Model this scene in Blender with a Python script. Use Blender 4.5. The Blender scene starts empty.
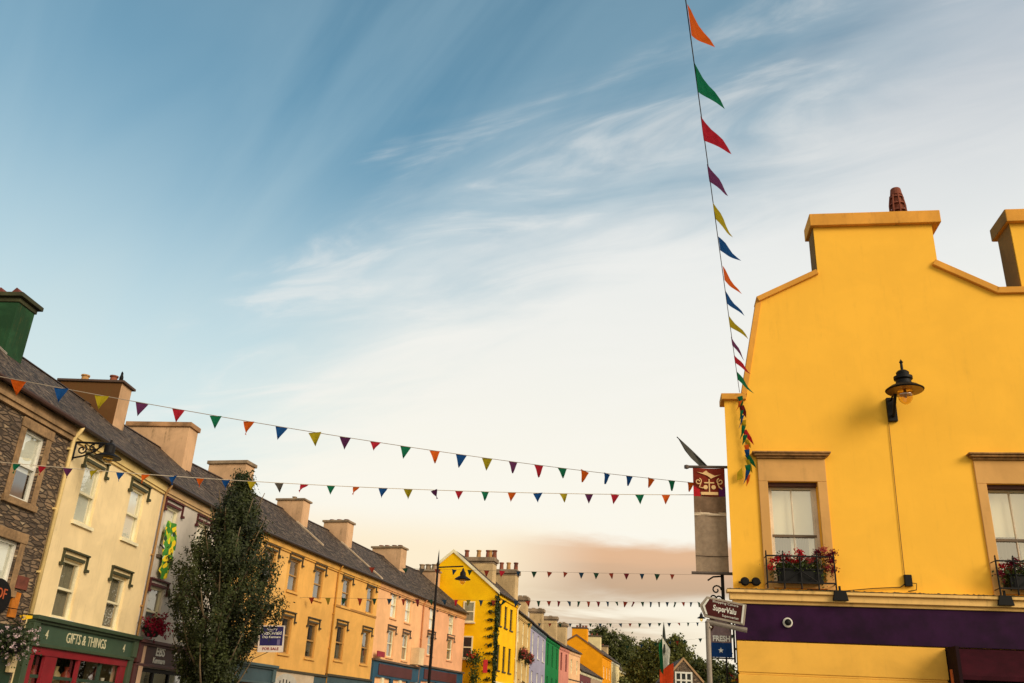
import bpy, bmesh, math, random
from mathutils import Vector, Matrix
R = math.radians
rnd = random.Random(7)
scn = bpy.context.scene
COL = scn.collection

# ------------------------------------------------------------------ camera
def make_camera():
    pitch, roll, yaw = R(23.0), R(2.9), R(7.0)
    f = Vector((0, math.cos(pitch), math.sin(pitch))); r = Vector((1, 0, 0)); u = r.cross(f)
    r2 = r*math.cos(roll) + u*math.sin(roll); u2 = -r*math.sin(roll) + u*math.cos(roll)
    rz = Matrix.Rotation(yaw, 3, 'Z')
    # the photographer turns a little to the left of the street's direction
    r2, u2, f = rz @ r2, rz @ u2, rz @ f
    cd = bpy.data.cameras.new('camera'); cam = bpy.data.objects.new('camera', cd); COL.objects.link(cam)
    m = Matrix((r2, u2, -f)).transposed().to_4x4(); m.translation = Vector((0, 0, 1.6))
    cam.matrix_world = m
    cd.sensor_width = 36; cd.lens = 895/1024*36; cd.clip_end = 5000; cd.clip_start = .05
    scn.camera = cam
make_camera()

# ------------------------------------------------------------------ light
TO_SUN = Vector((.72, -.56, .44)).normalized()
SUN_EL = math.asin(TO_SUN.z)
sd = bpy.data.lights.new('sun', 'SUN'); sd.energy = 2.7; sd.angle = R(26); sd.color = (1, .86, .68)
so = bpy.data.objects.new('sun', sd); COL.objects.link(so)
so.rotation_euler = (-TO_SUN).to_track_quat('-Z', 'Y').to_euler(); so.location = (20, -20, 30)

scn.view_settings.view_transform = 'Standard'; scn.view_settings.look = 'None'
scn.view_settings.gamma = 1; scn.view_settings.use_curve_mapping = False
scn.view_settings.exposure = 0.0

def srgb(r, g, b):
    f = lambda c: (c/255/12.92) if c/255 <= .04045 else ((c/255+.055)/1.055)**2.4
    return (f(r), f(g), f(b), 1)

class NT:
    """small node-tree helper"""
    def __init__(s, nt): s.nt = nt; s.n = nt.nodes; s.l = nt.links
    def node(s, t, **k):
        n = s.n.new(t)
        for a, v in k.items(): setattr(n, a, v)
        return n
    def val(s, inp, v):
        if isinstance(v, bpy.types.NodeSocket): s.l.new(v, inp)
        else: inp.default_value = v
    def math(s, op, a, b=0.0, clamp=False):
        n = s.node('ShaderNodeMath', operation=op, use_clamp=clamp); s.val(n.inputs[0], a); s.val(n.inputs[1], b); return n.outputs[0]
    def mix(s, f, a, b, mode='MIX'):
        n = s.node('ShaderNodeMix', data_type='RGBA', blend_type=mode); s.val(n.inputs[0], f); s.val(n.inputs[6], a); s.val(n.inputs[7], b); return n.outputs[2]
    def smooth(s, v, lo, hi):
        n = s.node('ShaderNodeMapRange', interpolation_type='SMOOTHSTEP'); s.val(n.inputs[0], v); n.inputs[1].default_value = lo; n.inputs[2].default_value = hi; return n.outputs[0]
    def noise(s, vec, scale, detail=4, rough=.55, dist=0, out=0):
        n = s.node('ShaderNodeTexNoise'); s.val(n.inputs['Vector'], vec); n.inputs['Scale'].default_value = scale
        n.inputs['Detail'].default_value = detail; n.inputs['Roughness'].default_value = rough; n.inputs['Distortion'].default_value = dist; return n.outputs[out]
    def mapping(s, vec, scale=(1,1,1), rot=(0,0,0), loc=(0,0,0)):
        n = s.node('ShaderNodeMapping'); s.val(n.inputs['Vector'], vec); n.inputs['Scale'].default_value = scale; n.inputs['Rotation'].default_value = rot; n.inputs['Location'].default_value = loc; return n.outputs[0]
    def dot(s, a, b):
        n = s.node('ShaderNodeVectorMath', operation='DOT_PRODUCT'); s.val(n.inputs[0], a); n.inputs[1].default_value = b; return n.outputs['Value']

def aniso(t, v, deg, sx, sy, off=0.0):
    c, q = math.cos(R(deg)), math.sin(R(deg)); cm = t.node('ShaderNodeCombineXYZ')
    t.val(cm.inputs[0], t.math('MULTIPLY', t.dot(v, (c, q, 0)), sx)); t.val(cm.inputs[1], t.math('MULTIPLY', t.dot(v, (-q, c, 0)), sy)); cm.inputs[2].default_value = off
    return cm.outputs[0]
def make_world():
    w = bpy.data.worlds.new('World'); scn.world = w; w.use_nodes = True
    w.node_tree.nodes.clear(); t = NT(w.node_tree)
    out = t.node('ShaderNodeOutputWorld'); bg = t.node('ShaderNodeBackground')
    sky = t.node('ShaderNodeTexSky', sky_type='NISHITA'); sky.sun_disc = False
    sky.sun_elevation = SUN_EL; sky.sun_rotation = math.atan2(TO_SUN.x, TO_SUN.y)
    sky.air_density = 1.0; sky.dust_density = 1.2; sky.ozone_density = 1.0
    d = t.node('ShaderNodeTexCoord').outputs['Generated']
    sep = t.node('ShaderNodeSeparateXYZ'); t.val(sep.inputs[0], d); x, y, z = sep.outputs
    # cloud layers lie on a flat deck high above the street
    zz = t.math('ADD', t.math('MAXIMUM', z, 0.0), .12)
    cm = t.node('ShaderNodeCombineXYZ'); t.val(cm.inputs[0], t.math('DIVIDE', x, zz)); t.val(cm.inputs[1], t.math('DIVIDE', y, zz)); deck = cm.outputs[0]
    str1 = aniso(t, deck, -28, .7, 2.2, 3.0)
    n_big = t.noise(str1, 1.0, 6, .55, .6)
    n_fine = t.noise(aniso(t, deck, -20, 2.0, 6.0, 7.0), 1.3, 8, .56, .8)
    base = t.mix(1.0, sky.outputs[0], (SKY_GAIN*.80, SKY_GAIN*1.22, SKY_GAIN*1.08, 1), 'MULTIPLY')
    # thin veil in the blue part
    veil = t.math('MULTIPLY', t.smooth(t.noise(aniso(t, deck, 131, .45, 2.6, 1.6), 1.3, 5, .5, .6), .34, .70), .36)
    c0 = t.mix(veil, base, (.42, .59, .68, 1))
    low = t.smooth(z, .62, .22)                       # general paling towards the horizon
    c1 = t.mix(t.math('MULTIPLY', low, .86), c0, (.76, .84, .80, 1))
    # main cloud sheet: everything below a slanting edge
    dp = t.dot(d, (.291, .546, -.787))
    e = t.math('ADD', dp, t.math('MULTIPLY', t.math('SUBTRACT', n_big, .5), .36))
    e = t.math('ADD', e, t.math('MULTIPLY', t.math('SUBTRACT', n_fine, .5), .16))
    e = t.math('SUBTRACT', e, t.math('MULTIPLY', t.smooth(x, -.18, -.52), .12))
    e = t.math('ADD', e, t.math('MULTIPLY', t.smooth(x, .08, .36), .14))
    m = t.smooth(e, -.10, .19)
    warm = t.smooth(z, .54, .16)
    right = t.smooth(x, .02, .40)
    ccol = t.mix(warm, (.86, .87, .85, 1), (1.0, .95, .83, 1))
    ccol = t.mix(t.math('MULTIPLY', right, t.smooth(z, .42, .66)), ccol, (.54, .58, .63, 1))
    soft = t.math('MULTIPLY', t.smooth(n_fine, .40, .72), .14)
    ccol = t.mix(soft, ccol, (.98, .95, .90, 1))
    c2 = t.mix(t.math('MULTIPLY', m, .93), c1, ccol)
    # bright wisps at the edge of the sheet
    band = t.math('MULTIPLY', t.smooth(e, -.10, .0), t.smooth(e, .22, .04))
    wis = t.math('MULTIPLY', band, t.smooth(n_fine, .50, .72))
    c3 = t.mix(t.math('MULTIPLY', wis, .38), c2, (.90, .88, .84, 1))
    c3 = t.mix(t.math('MULTIPLY', t.math('MULTIPLY', t.smooth(z, .17, .08), t.smooth(y, .2, .5)), .6), c3, (.96, .83, .60, 1))
    # low bank of sunset cloud over the end of the street
    az = t.math('DIVIDE', x, t.math('MAXIMUM', y, .05))
    bv = t.mapping(d, (2.2, 2.2, 13))
    bn = t.noise(bv, 1.6, 6, .58, .5)
    zb = t.math('ADD', z, t.math('MULTIPLY', t.math('SUBTRACT', bn, .5), .055))
    bank = t.math('MULTIPLY', t.smooth(zb, .118, .138), t.smooth(zb, .192, .176))
    bank = t.math('MULTIPLY', bank, t.smooth(az, -.15, .0))
    bank = t.math('MULTIPLY', bank, t.smooth(y, .2, .5))
    gold = t.math('MULTIPLY', t.smooth(z, .215, .165), t.math('MULTIPLY', t.smooth(z, .10, .13), t.smooth(az, .02, -.12)))
    gold = t.math('MULTIPLY', gold, t.smooth(y, .2, .5))
    c4 = t.mix(t.math('MULTIPLY', gold, .62), c3, (1.0, .80, .50, 1))
    bcol = t.mix(t.smooth(zb, .125, .17), (.50, .33, .20, 1), (.74, .42, .22, 1))
    c5 = t.mix(t.math('MULTIPLY', bank, .88), c4, bcol)
    lowc = t.math('MULTIPLY', t.smooth(bn, .45, .56), t.math('MULTIPLY', t.smooth(z, .145, .10), t.smooth(az, .12, -.02)))
    lowc = t.math('MULTIPLY', lowc, t.smooth(y, .2, .5))
    c5 = t.mix(t.math('MULTIPLY', lowc, .8), c5, (.60, .43, .28, 1))
    # glowing cloud round the sun, behind the photographer
    gl = t.smooth(t.dot(d, tuple(TO_SUN)), .35, .98)
    c6 = t.mix(t.math('MULTIPLY', gl, .85), c5, (1.15, .90, .56, 1))
    back = t.math('MULTIPLY', t.smooth(y, .05, -.35), t.smooth(z, .75, .15))
    c6 = t.mix(t.math('MULTIPLY', back, .75), c6, (1.12, .93, .62, 1))
    t.l.new(c6, bg.inputs[0]); bg.inputs[1].default_value = 1.0
    t.l.new(bg.outputs[0], out.inputs[0])
SKY_GAIN = .15
make_world()

# ------------------------------------------------------------------ materials
MATS = {}
def new_mat(name):
    m = bpy.data.materials.new(name); m.use_nodes = True; t = NT(m.node_tree)
    return m, t, t.n['Principled BSDF']
def bump(t, b, h, strength, dist):
    n = t.node('ShaderNodeBump'); n.inputs['Strength'].default_value = strength; n.inputs['Distance'].default_value = dist
    t.val(n.inputs['Height'], h); t.l.new(n.outputs[0], b.inputs['Normal'])
def paint(name, rgb, rough=.55, var=.12, grain=30, bmp=.15, dist=.004, metal=0, spec=.4):
    if name in MATS: return MATS[name]
    m, t, b = new_mat(name); c = srgb(*rgb)
    o = t.node('ShaderNodeTexCoord').outputs['Object']
    n1 = t.noise(o, 1.3, 5, .6); n2 = t.noise(o, grain, 3, .6)
    f = t.math('ADD', t.math('MULTIPLY', n1, .7), t.math('MULTIPLY', n2, .3))
    dark = tuple(v*(1-var*2.2) for v in c[:3])+(1,); lite = tuple(min(1, v*(1+var)) for v in c[:3])+(1,)
    t.l.new(t.mix(t.smooth(f, .3, .7), dark, lite), b.inputs['Base Color'])
    t.l.new(t.math('ADD', t.math('MULTIPLY', n2, .2), rough-.1), b.inputs['Roughness'])
    b.inputs['Metallic'].default_value = metal; b.inputs['Specular IOR Level'].default_value = spec
    if bmp: bump(t, b, n2, bmp, dist)
    MATS[name] = m; return m
def render_wall(name, rgb, dirt=.35, patch=.08, grain=22, bmp=.35, dirtcol=(96, 80, 52)):
    """painted lime render: patchy, streaked, trowel bumps"""
    if name in MATS: return MATS[name]
    m, t, b = new_mat(name); c = srgb(*rgb)
    o = t.node('ShaderNodeTexCoord').outputs['Object']
    n1 = t.noise(o, .8, 6, .62, .4); n2 = t.noise(o, grain, 5, .65)
    st = t.noise(t.mapping(o, (5, 5, .35)), 1.4, 5, .65, .2)
    n3 = t.noise(o, 2.7, 8, .7)
    a = t.mix(t.smooth(n1, .35, .68), tuple(v*(1-patch*1.5) for v in c[:3])+(1,), tuple(min(1, v*(1+patch*.6)) for v in c[:3])+(1,))
    s = t.math('MULTIPLY', t.math('MULTIPLY', t.smooth(st, .5, .78), t.smooth(n3, .40, .66)), dirt)
    t.l.new(t.mix(s, a, srgb(*dirtcol)), b.inputs['Base Color'])
    b.inputs['Roughness'].default_value = .88; b.inputs['Specular IOR Level'].default_value = .2
    hgt = t.math('ADD', n2, t.math('MULTIPLY', t.noise(o, 3.2, 4, .55), 1.2))
    bump(t, b, hgt, bmp, .010)
    MATS[name] = m; return m
def rubble(name):
    if name in MATS: return MATS[name]
    m, t, b = new_mat(name)
    o = t.node('ShaderNodeTexCoord').outputs['Object']
    dn = t.noise(o, 2.2, 3, .5, out=1)
    add = t.node('ShaderNodeVectorMath', operation='MULTIPLY_ADD'); t.val(add.inputs[0], dn); add.inputs[1].default_value = (.12, .12, .05); t.val(add.inputs[2], o)
    v = t.mapping(add.outputs[0], (3.0, 3.0, 12.0))
    vo = t.node('ShaderNodeTexVoronoi', feature='F1'); t.val(vo.inputs['Vector'], v); vo.inputs['Scale'].default_value = 1
    ve = t.node('ShaderNodeTexVoronoi', feature='DISTANCE_TO_EDGE'); t.val(ve.inputs['Vector'], v); ve.inputs['Scale'].default_value = 1
    sp = t.node('ShaderNodeSeparateColor'); t.val(sp.inputs[0], vo.outputs['Color'])
    r = t.node('ShaderNodeValToRGB'); t.val(r.inputs[0], sp.outputs[0])
    el = r.color_ramp.elements; el[0].position = 0; el[0].color = srgb(92, 76, 60); el[1].position = 1; el[1].color = srgb(206, 184, 150)
    for p, c in ((.3, (132, 112, 90)), (.55, (160, 134, 104)), (.75, (108, 92, 80)), (.88, (178, 146, 112))): e = el.new(p); e.color = srgb(*c)
    col = t.mix(t.math('MULTIPLY', t.noise(o, 11, 8, .75), .75), r.outputs[0], srgb(84, 66, 52))
    mo = t.smooth(ve.outputs[0], .0, .16)
    t.l.new(t.mix(mo, srgb(66, 54, 44), col), b.inputs['Base Color']); b.inputs['Roughness'].default_value = .93
    bump(t, b, t.math('ADD', mo, t.math('MULTIPLY', t.noise(o, 20, 4, .6), .5)), .9, .035)
    MATS[name] = m; return m
def slates(name, base=(80, 63, 54), k=1.0):
    if name in MATS: return MATS[name]
    m, t, b = new_mat(name)
    o = t.node('ShaderNodeTexCoord').outputs['Object']
    sp = t.node('ShaderNodeSeparateXYZ'); t.val(sp.inputs[0], o)
    cm = t.node('ShaderNodeCombineXYZ'); t.val(cm.inputs[0], sp.outputs[0]); t.val(cm.inputs[1], t.math('MULTIPLY', sp.outputs[2], 1.65))
    br = t.node('ShaderNodeTexBrick'); t.val(br.inputs['Vector'], cm.outputs[0]); br.inputs['Scale'].default_value = 1
    br.inputs['Brick Width'].default_value = .34; br.inputs['Row Height'].default_value = .26; br.inputs['Mortar Size'].default_value = .034; br.inputs['Bias'].default_value = -.1
    c = srgb(*base); br.inputs['Color1'].default_value = tuple(v*.40 for v in c[:3])+(1,); br.inputs['Color2'].default_value = tuple(v*1.35 for v in c[:3])+(1,); br.inputs['Mortar'].default_value = srgb(26, 22, 20)  # wide dark joints paint the shadow line along each slate row
    lich = t.math('MULTIPLY', t.smooth(t.noise(t.mapping(o, (1, .6, 1)), 6.5, 10, .85), .50, .585), .75)
    col = t.mix(lich, br.outputs[0], srgb(148, 128, 106))
    moss = t.math('MULTIPLY', t.smooth(t.noise(o, 1.3, 8, .75, .3), .50, .62), .6)
    t.l.new(t.mix(moss, col, srgb(40, 32, 22)), b.inputs['Base Color']); b.inputs['Roughness'].default_value = .8; b.inputs['Specular IOR Level'].default_value = .25
    # each slate is thicker at its lower edge
    saw = t.math('SUBTRACT', 1.0, t.math('FRACT', t.math('DIVIDE', t.math('MULTIPLY', sp.outputs[2], 1.65), .26)))
    bump(t, b, t.math('ADD', saw, t.math('MULTIPLY', br.outputs['Fac'], -.8)), .8, .022)
    MATS[name] = m; return m
def glass_mat(name='window_glass', base=.12, tint=(.9, .92, .9, 1)):
    if name in MATS: return MATS[name]
    m, t, b = new_mat(name); t.n.remove(b)
    out = t.n['Material Output']; tr = t.node('ShaderNodeBsdfTransparent'); tr.inputs[0].default_value = tint
    gl = t.node('ShaderNodeBsdfGlossy'); gl.inputs['Roughness'].default_value = .02; gl.inputs[0].default_value = (1, 1, 1, 1)
    o = t.node('ShaderNodeTexCoord').outputs['Object']
    bn = t.node('ShaderNodeBump'); bn.inputs['Strength'].default_value = .10; bn.inputs['Distance'].default_value = .01; t.val(bn.inputs['Height'], t.noise(o, 1.6, 2, .5)); t.l.new(bn.outputs[0], gl.inputs['Normal'])
    ge = t.node('ShaderNodeNewGeometry'); dt = t.node('ShaderNodeVectorMath', operation='DOT_PRODUCT'); t.val(dt.inputs[0], ge.outputs['Normal']); t.val(dt.inputs[1], ge.outputs['Incoming'])
    fc = t.math('SUBTRACT', 1.0, t.math('ABSOLUTE', dt.outputs['Value'])); f = t.math('ADD', t.math('MULTIPLY', t.math('POWER', fc, 4.0), 1.0-base), base, clamp=True)
    mx = t.node('ShaderNodeMixShader'); t.val(mx.inputs[0], f); t.l.new(tr.outputs[0], mx.inputs[1]); t.l.new(gl.outputs[0], mx.inputs[2]); t.l.new(mx.outputs[0], out.inputs[0])
    MATS[name] = m; return m
def curtain_mat(name, rgb, folds=14):
    if name in MATS: return MATS[name]
    m, t, b = new_mat(name); c = srgb(*rgb)
    o = t.node('ShaderNodeTexCoord').outputs['Object']
    n = t.noise(t.mapping(o, (folds, 1, .5)), 1, 2, .5)
    t.l.new(t.mix(n, tuple(v*.9 for v in c[:3])+(1,), c), b.inputs['Base Color']); b.inputs['Roughness'].default_value = .95
    bump(t, b, n, 1, .05)
    MATS[name] = m; return m
def cloth_mat(name, rgb, trans=.35, rough=.8):
    if name in MATS: return MATS[name]
    m, t, b = new_mat(name); c = srgb(*rgb)
    o = t.node('ShaderNodeTexCoord').outputs['Object']
    n = t.noise(o, 9, 4, .6)
    cc = t.mix(t.smooth(n, .3, .7), tuple(v*.75 for v in c[:3])+(1,), c)
    t.l.new(cc, b.inputs['Base Color']); b.inputs['Roughness'].default_value = rough; b.inputs['Specular IOR Level'].default_value = .15
    tl = t.node('ShaderNodeBsdfTranslucent'); t.l.new(cc, tl.inputs[0])
    mx = t.node('ShaderNodeMixShader'); mx.inputs[0].default_value = trans
    t.l.new(b.outputs[0], mx.inputs[1]); t.l.new(tl.outputs[0], mx.inputs[2]); t.l.new(mx.outputs[0], t.n['Material Output'].inputs[0])
    MATS[name] = m; return m
def leaf_mat(name, a, bcol, trans=.3):
    if name in MATS: return MATS[name]
    m, t, b = new_mat(name)
    o = t.node('ShaderNodeTexCoord').outputs['Object']
    n = t.noise(o, 1.1, 3, .6); n2 = t.node('ShaderNodeTexWhiteNoise', noise_dimensions='3D')
    g = t.node('ShaderNodeNewGeometry'); t.val(n2.inputs[0], t.mapping(o, (9, 9, 9)))
    f = t.math('ADD', t.math('MULTIPLY', t.smooth(n, .35, .65), .55), t.math('MULTIPLY', g.outputs['Random Per Island'], .45))
    cc = t.mix(f, srgb(*a), srgb(*bcol))
    t.l.new(cc, b.inputs['Base Color']); b.inputs['Roughness'].default_value = .55; b.inputs['Specular IOR Level'].default_value = .3
    tl = t.node('ShaderNodeBsdfTranslucent'); t.l.new(cc, tl.inputs[0])
    mx = t.node('ShaderNodeMixShader'); mx.inputs[0].default_value = trans
    t.l.new(b.outputs[0], mx.inputs[1]); t.l.new(tl.outputs[0], mx.inputs[2]); t.l.new(mx.outputs[0], t.n['Material Output'].inputs[0])
    MATS[name] = m; return m

# ------------------------------------------------------------------ mesh helpers
class MB:
    def __init__(s): s.v = []; s.f = []
    def add(s, vs, fs):
        k = len(s.v); s.v += [tuple(p) for p in vs]; s.f += [tuple(i+k for i in f) for f in fs]; return s
    def box(s, x0, x1, y0, y1, z0, z1):
        return s.add([(x0,y0,z0),(x1,y0,z0),(x1,y1,z0),(x0,y1,z0),(x0,y0,z1),(x1,y0,z1),(x1,y1,z1),(x0,y1,z1)],
                     [(0,3,2,1),(4,5,6,7),(0,1,5,4),(1,2,6,5),(2,3,7,6),(3,0,4,7)])
    def quad(s, a, b, c, d): return s.add([a, b, c, d], [(0,1,2,3)])
    def xz(s, poly, y0, y1):      # outline in x,z pulled through y
        n = len(poly)
        return s.add([(p[0], y0, p[1]) for p in poly]+[(p[0], y1, p[1]) for p in poly],
                     [tuple(range(n)), tuple(reversed(range(n, 2*n)))]+[((i+1) % n, i, i+n, (i+1) % n+n) for i in range(n)])
    def yz(s, poly, x0, x1):      # outline in y,z pulled along x
        n = len(poly)
        return s.add([(x0, p[0], p[1]) for p in poly]+[(x1, p[0], p[1]) for p in poly],
                     [tuple(reversed(range(n))), tuple(range(n, 2*n))]+[(i, (i+1) % n, (i+1) % n+n, i+n) for i in range(n)])
    def tube(s, pts, r, n=8, cap=True):
        pts = [Vector(p) for p in pts]; rr = r if isinstance(r, (list, tuple)) else [r]*len(pts)
        rings = []; up = None
        for i, p in enumerate(pts):
            d = (pts[min(i+1, len(pts)-1)]-pts[max(i-1, 0)]).normalized()
            if up is None: up = Vector((0,0,1)) if abs(d.z) < .9 else Vector((1,0,0))
            a = d.cross(up).normalized(); b = a.cross(d).normalized(); up = b
            rings.append([p+(a*math.cos(2*math.pi*k/n)+b*math.sin(2*math.pi*k/n))*rr[i] for k in range(n)])
        fs = []
        for i in range(len(pts)-1):
            for k in range(n): fs.append((i*n+k, i*n+(k+1) % n, (i+1)*n+(k+1) % n, (i+1)*n+k))
        if cap: fs += [tuple(reversed(range(n))), tuple(range((len(pts)-1)*n, len(pts)*n))]
        return s.add([q for r_ in rings for q in r_], fs)
    def lathe(s, prof, c=(0,0,0), n=16):
        vs = [(c[0]+r*math.cos(2*math.pi*k/n), c[1]+r*math.sin(2*math.pi*k/n), c[2]+z) for r, z in prof for k in range(n)]
        fs = [(i*n+k, i*n+(k+1) % n, (i+1)*n+(k+1) % n, (i+1)*n+k) for i in range(len(prof)-1) for k in range(n)]
        fs += [tuple(reversed(range(n))), tuple(range((len(prof)-1)*n, len(prof)*n))]
        return s.add(vs, fs)
    def mesh(s, name, mat, smooth=False):
        me = bpy.data.meshes.new(name); me.from_pydata(s.v, [], s.f); me.validate()
        bm = bmesh.new(); bm.from_mesh(me); bmesh.ops.recalc_face_normals(bm, faces=bm.faces)
        bm.to_mesh(me); bm.free()
        if mat: me.materials.append(mat)
        if smooth:
            for p in me.polygons: p.use_smooth = True
        return me
    def build(s, name, mat, parent=None, loc=(0,0,0), rot=(0,0,0), smooth=False, bevel=0):
        return link(name, s.mesh(name, mat, smooth), parent, loc, rot, bevel)
def link(name, me, parent=None, loc=(0,0,0), rot=(0,0,0), bevel=0):
    o = bpy.data.objects.new(name, me); COL.objects.link(o); o.parent = parent; o.location = loc; o.rotation_euler = rot
    if bevel:
        b = o.modifiers.new('bevel', 'BEVEL'); b.width = bevel; b.segments = 2; b.limit_method = 'ANGLE'; b.angle_limit = R(40)
    return o
def tag(o, label=None, cat=None, group=None, kind=None):
    if label: o['label'] = label
    if cat: o['category'] = cat
    if group: o['group'] = group
    if kind: o['kind'] = kind
    return o
def thing(name, label, cat, loc=(0,0,0), rz=0, group=None):
    o = bpy.data.objects.new(name, None); COL.objects.link(o); o.location = loc; o.rotation_euler = (0,0,rz); o.empty_display_size = .3
    return tag(o, label, cat, group)
def struct(name, mb, mat):
    o = mb.build(name, mat); o['kind'] = 'structure'; return o
def text_obj(s, size, mat, parent, loc, rot=(math.pi/2, 0, 0), depth=.008, sx=1.0, name='lettering', align='CENTER', bold=0.0):
    cu = bpy.data.curves.new('t', 'FONT'); cu.body = s; cu.size = size; cu.extrude = depth; cu.align_x = align; cu.align_y = 'CENTER'; cu.offset = bold; cu.resolution_u = 3
    o = bpy.data.objects.new('t', cu); COL.objects.link(o); bpy.context.view_layer.update()
    me = bpy.data.meshes.new_from_object(o.evaluated_get(bpy.context.evaluated_depsgraph_get()))
    bpy.data.objects.remove(o); bpy.data.curves.remove(cu)
    for v in me.vertices: v.co.x *= sx
    me.materials.clear(); me.materials.append(mat)
    return link(name, me, parent, loc, rot)

# common materials
M = dict(
    cream=paint('cream_paint', (240, 228, 190), .45), white=paint('white_paint', (228, 224, 212), .45), black=paint('black_metal', (18, 17, 17), .6, metal=.0, spec=.2),
    iron=paint('dark_iron', (24, 21, 21), .6, spec=.2), gutter=paint('dark_gutter', (60, 46, 38), .5), interior=paint('dark_room', (40, 35, 30), .95, bmp=0),
    hood_green=paint('hood_green', (66, 66, 42), .7), hood_maroon=paint('hood_maroon', (84, 34, 34), .7), hood_dark=paint('hood_dark', (74, 66, 48), .7), hood_grey=paint('hood_grey', (90, 76, 64), .7),
    terracotta=paint('terracotta', (140, 78, 56), .85, .3), pot_yellow=paint('buff_pot', (188, 142, 88), .85, .25), cement=paint('cement', (150, 128, 104), .9, .25, 12, .5),
    lead=paint('lead_flashing', (150, 140, 130), .7), bark=paint('bark', (118, 100, 76), .9, .3, 20, .8, .02),
)
ROOF = slates('slate_roof')
GLASS = glass_mat('window_glass', .22)
BLIND = curtain_mat('pale_blind', (248, 246, 234), 1)
LACE = curtain_mat('grey_lace_curtain', (150, 140, 118), 16)
DARKC = curtain_mat('brown_curtain', (92, 74, 56), 12)

# ------------------------------------------------------------------ windows and walls
WCACHE = {}
def window(root, s, z, w, h, frame=None, hood=None, back='lace', recess=.12, sill=None, style='sash', hood_ext=.19):
    """a window let into the wall of its house; local x along the wall, y into the house"""
    frame = frame or M['cream']
    key = (round(w, 3), round(h, 3), frame.name, hood.name if hood else 0, back, recess, sill.name if sill else 0, style, hood_ext)
    if key not in WCACHE:
        y0, y1 = recess-.045, recess+.035; fr = .07
        f = MB()
        f.box(0, fr, y0, y1, 0, h); f.box(w-fr, w, y0, y1, 0, h); f.box(fr, w-fr, y0, y1, h-fr, h); f.box(fr, w-fr, y0, y1, 0, fr)
        if style in ('sash', 'sash_plain', 'sash4'):
            f.box(fr, w-fr, y0-.012, y1, h*.5-.03, h*.5+.03)
        if style == 'sash': pass
        if style == 'sash4':
            f.box(w/2-.018, w/2+.018, y0+.012, y1-.01, fr, h*.5-.03); f.box(w/2-.018, w/2+.018, y0+.012, y1-.01, h*.5+.03, h-fr)
        if style == 'grid':
            for k in (1, 2): f.box(w*k/3-.02, w*k/3+.02, y0+.01, y1-.01, fr, h-fr)
            for k in (1, 2): f.box(fr, w-fr, y0+.012, y1-.012, h*k/3-.02, h*k/3+.02)
        fm = f.mesh('window', frame)
        pm = MB().quad((fr, recess, fr), (w-fr, recess, fr), (w-fr, recess, h-fr), (fr, recess, h-fr)).mesh('pane', GLASS)
        cm = None
        yc = recess+(.05 if back in ('blind', 'halfblind') else .09)
        if back == 'blind':
            cm = MB().box(fr*.6, w-fr*.6, yc, yc+.01, .02, h-.02).mesh('blind', BLIND)
        elif back == 'halfblind':
            cm = MB().box(fr*.6, w-fr*.6, yc, yc+.01, h*.42, h-.02).mesh('blind', BLIND)
        elif back in ('lace', 'dark'):
            b = MB(); n = 22
            for a, e in ((.01, w*.36), (w*.64, w-.01)):
                pts = [(a+(e-a)*i/n, yc+.025*math.sin(i*1.9)) for i in range(n+1)]
                for i in range(n):
                    p, q = pts[i], pts[i+1]; b.quad((p[0], p[1], .0), (q[0], q[1], .0), (q[0], q[1], h), (p[0], p[1], h))
            cm = b.mesh('curtain', LACE if back == 'lace' else DARKC)
        elif back == 'net':
            b = MB(); n = 30
            pts = [(.01+(w-.02)*i/n, yc+.02*math.sin(i*1.7)) for i in range(n+1)]
            for i in range(n):
                p, q = pts[i], pts[i+1]; b.quad((p[0], p[1], .0), (q[0], q[1], .0), (q[0], q[1], h), (p[0], p[1], h))
            cm = b.mesh('curtain', LACE)
        sm = (MB().box(-.08, w+.08, -.07, recess-.05, -.09, -.003)).mesh('sill', sill) if sill else None
        hm = None
        if hood:
            e = hood_ext; b = MB()
            b.box(-e, w+e, -.09, .0, h+.205, h+.25); b.box(-.02, w+.02, -.05, .0, h+.02, h+.10)
            for x0, x1, sgn in ((-e, -e+.06, -1), (w+e-.06, w+e, 1)):
                b.box(x0+(.02 if sgn < 0 else 0), x1-(0 if sgn < 0 else .02), -.065, .0, h-.12, h+.202); b.box(x0-.06 if sgn < 0 else x0-.01, x1+.01 if sgn < 0 else x1+.06, -.10, .0, h-.20, h-.123)
            hm = b.mesh('hood', hood)
        WCACHE[key] = (fm, pm, cm, sm, hm)
    fm, pm, cm, sm, hm = WCACHE[key]
    o = link('window', fm, root, (s, 0, z))
    link('pane', pm, o)
    if cm: link(cm.name.split('.')[0], cm, o)
    if sm: link('sill', sm, o)
    if hm: link('hood_mould', hm, o)
    return o

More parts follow.
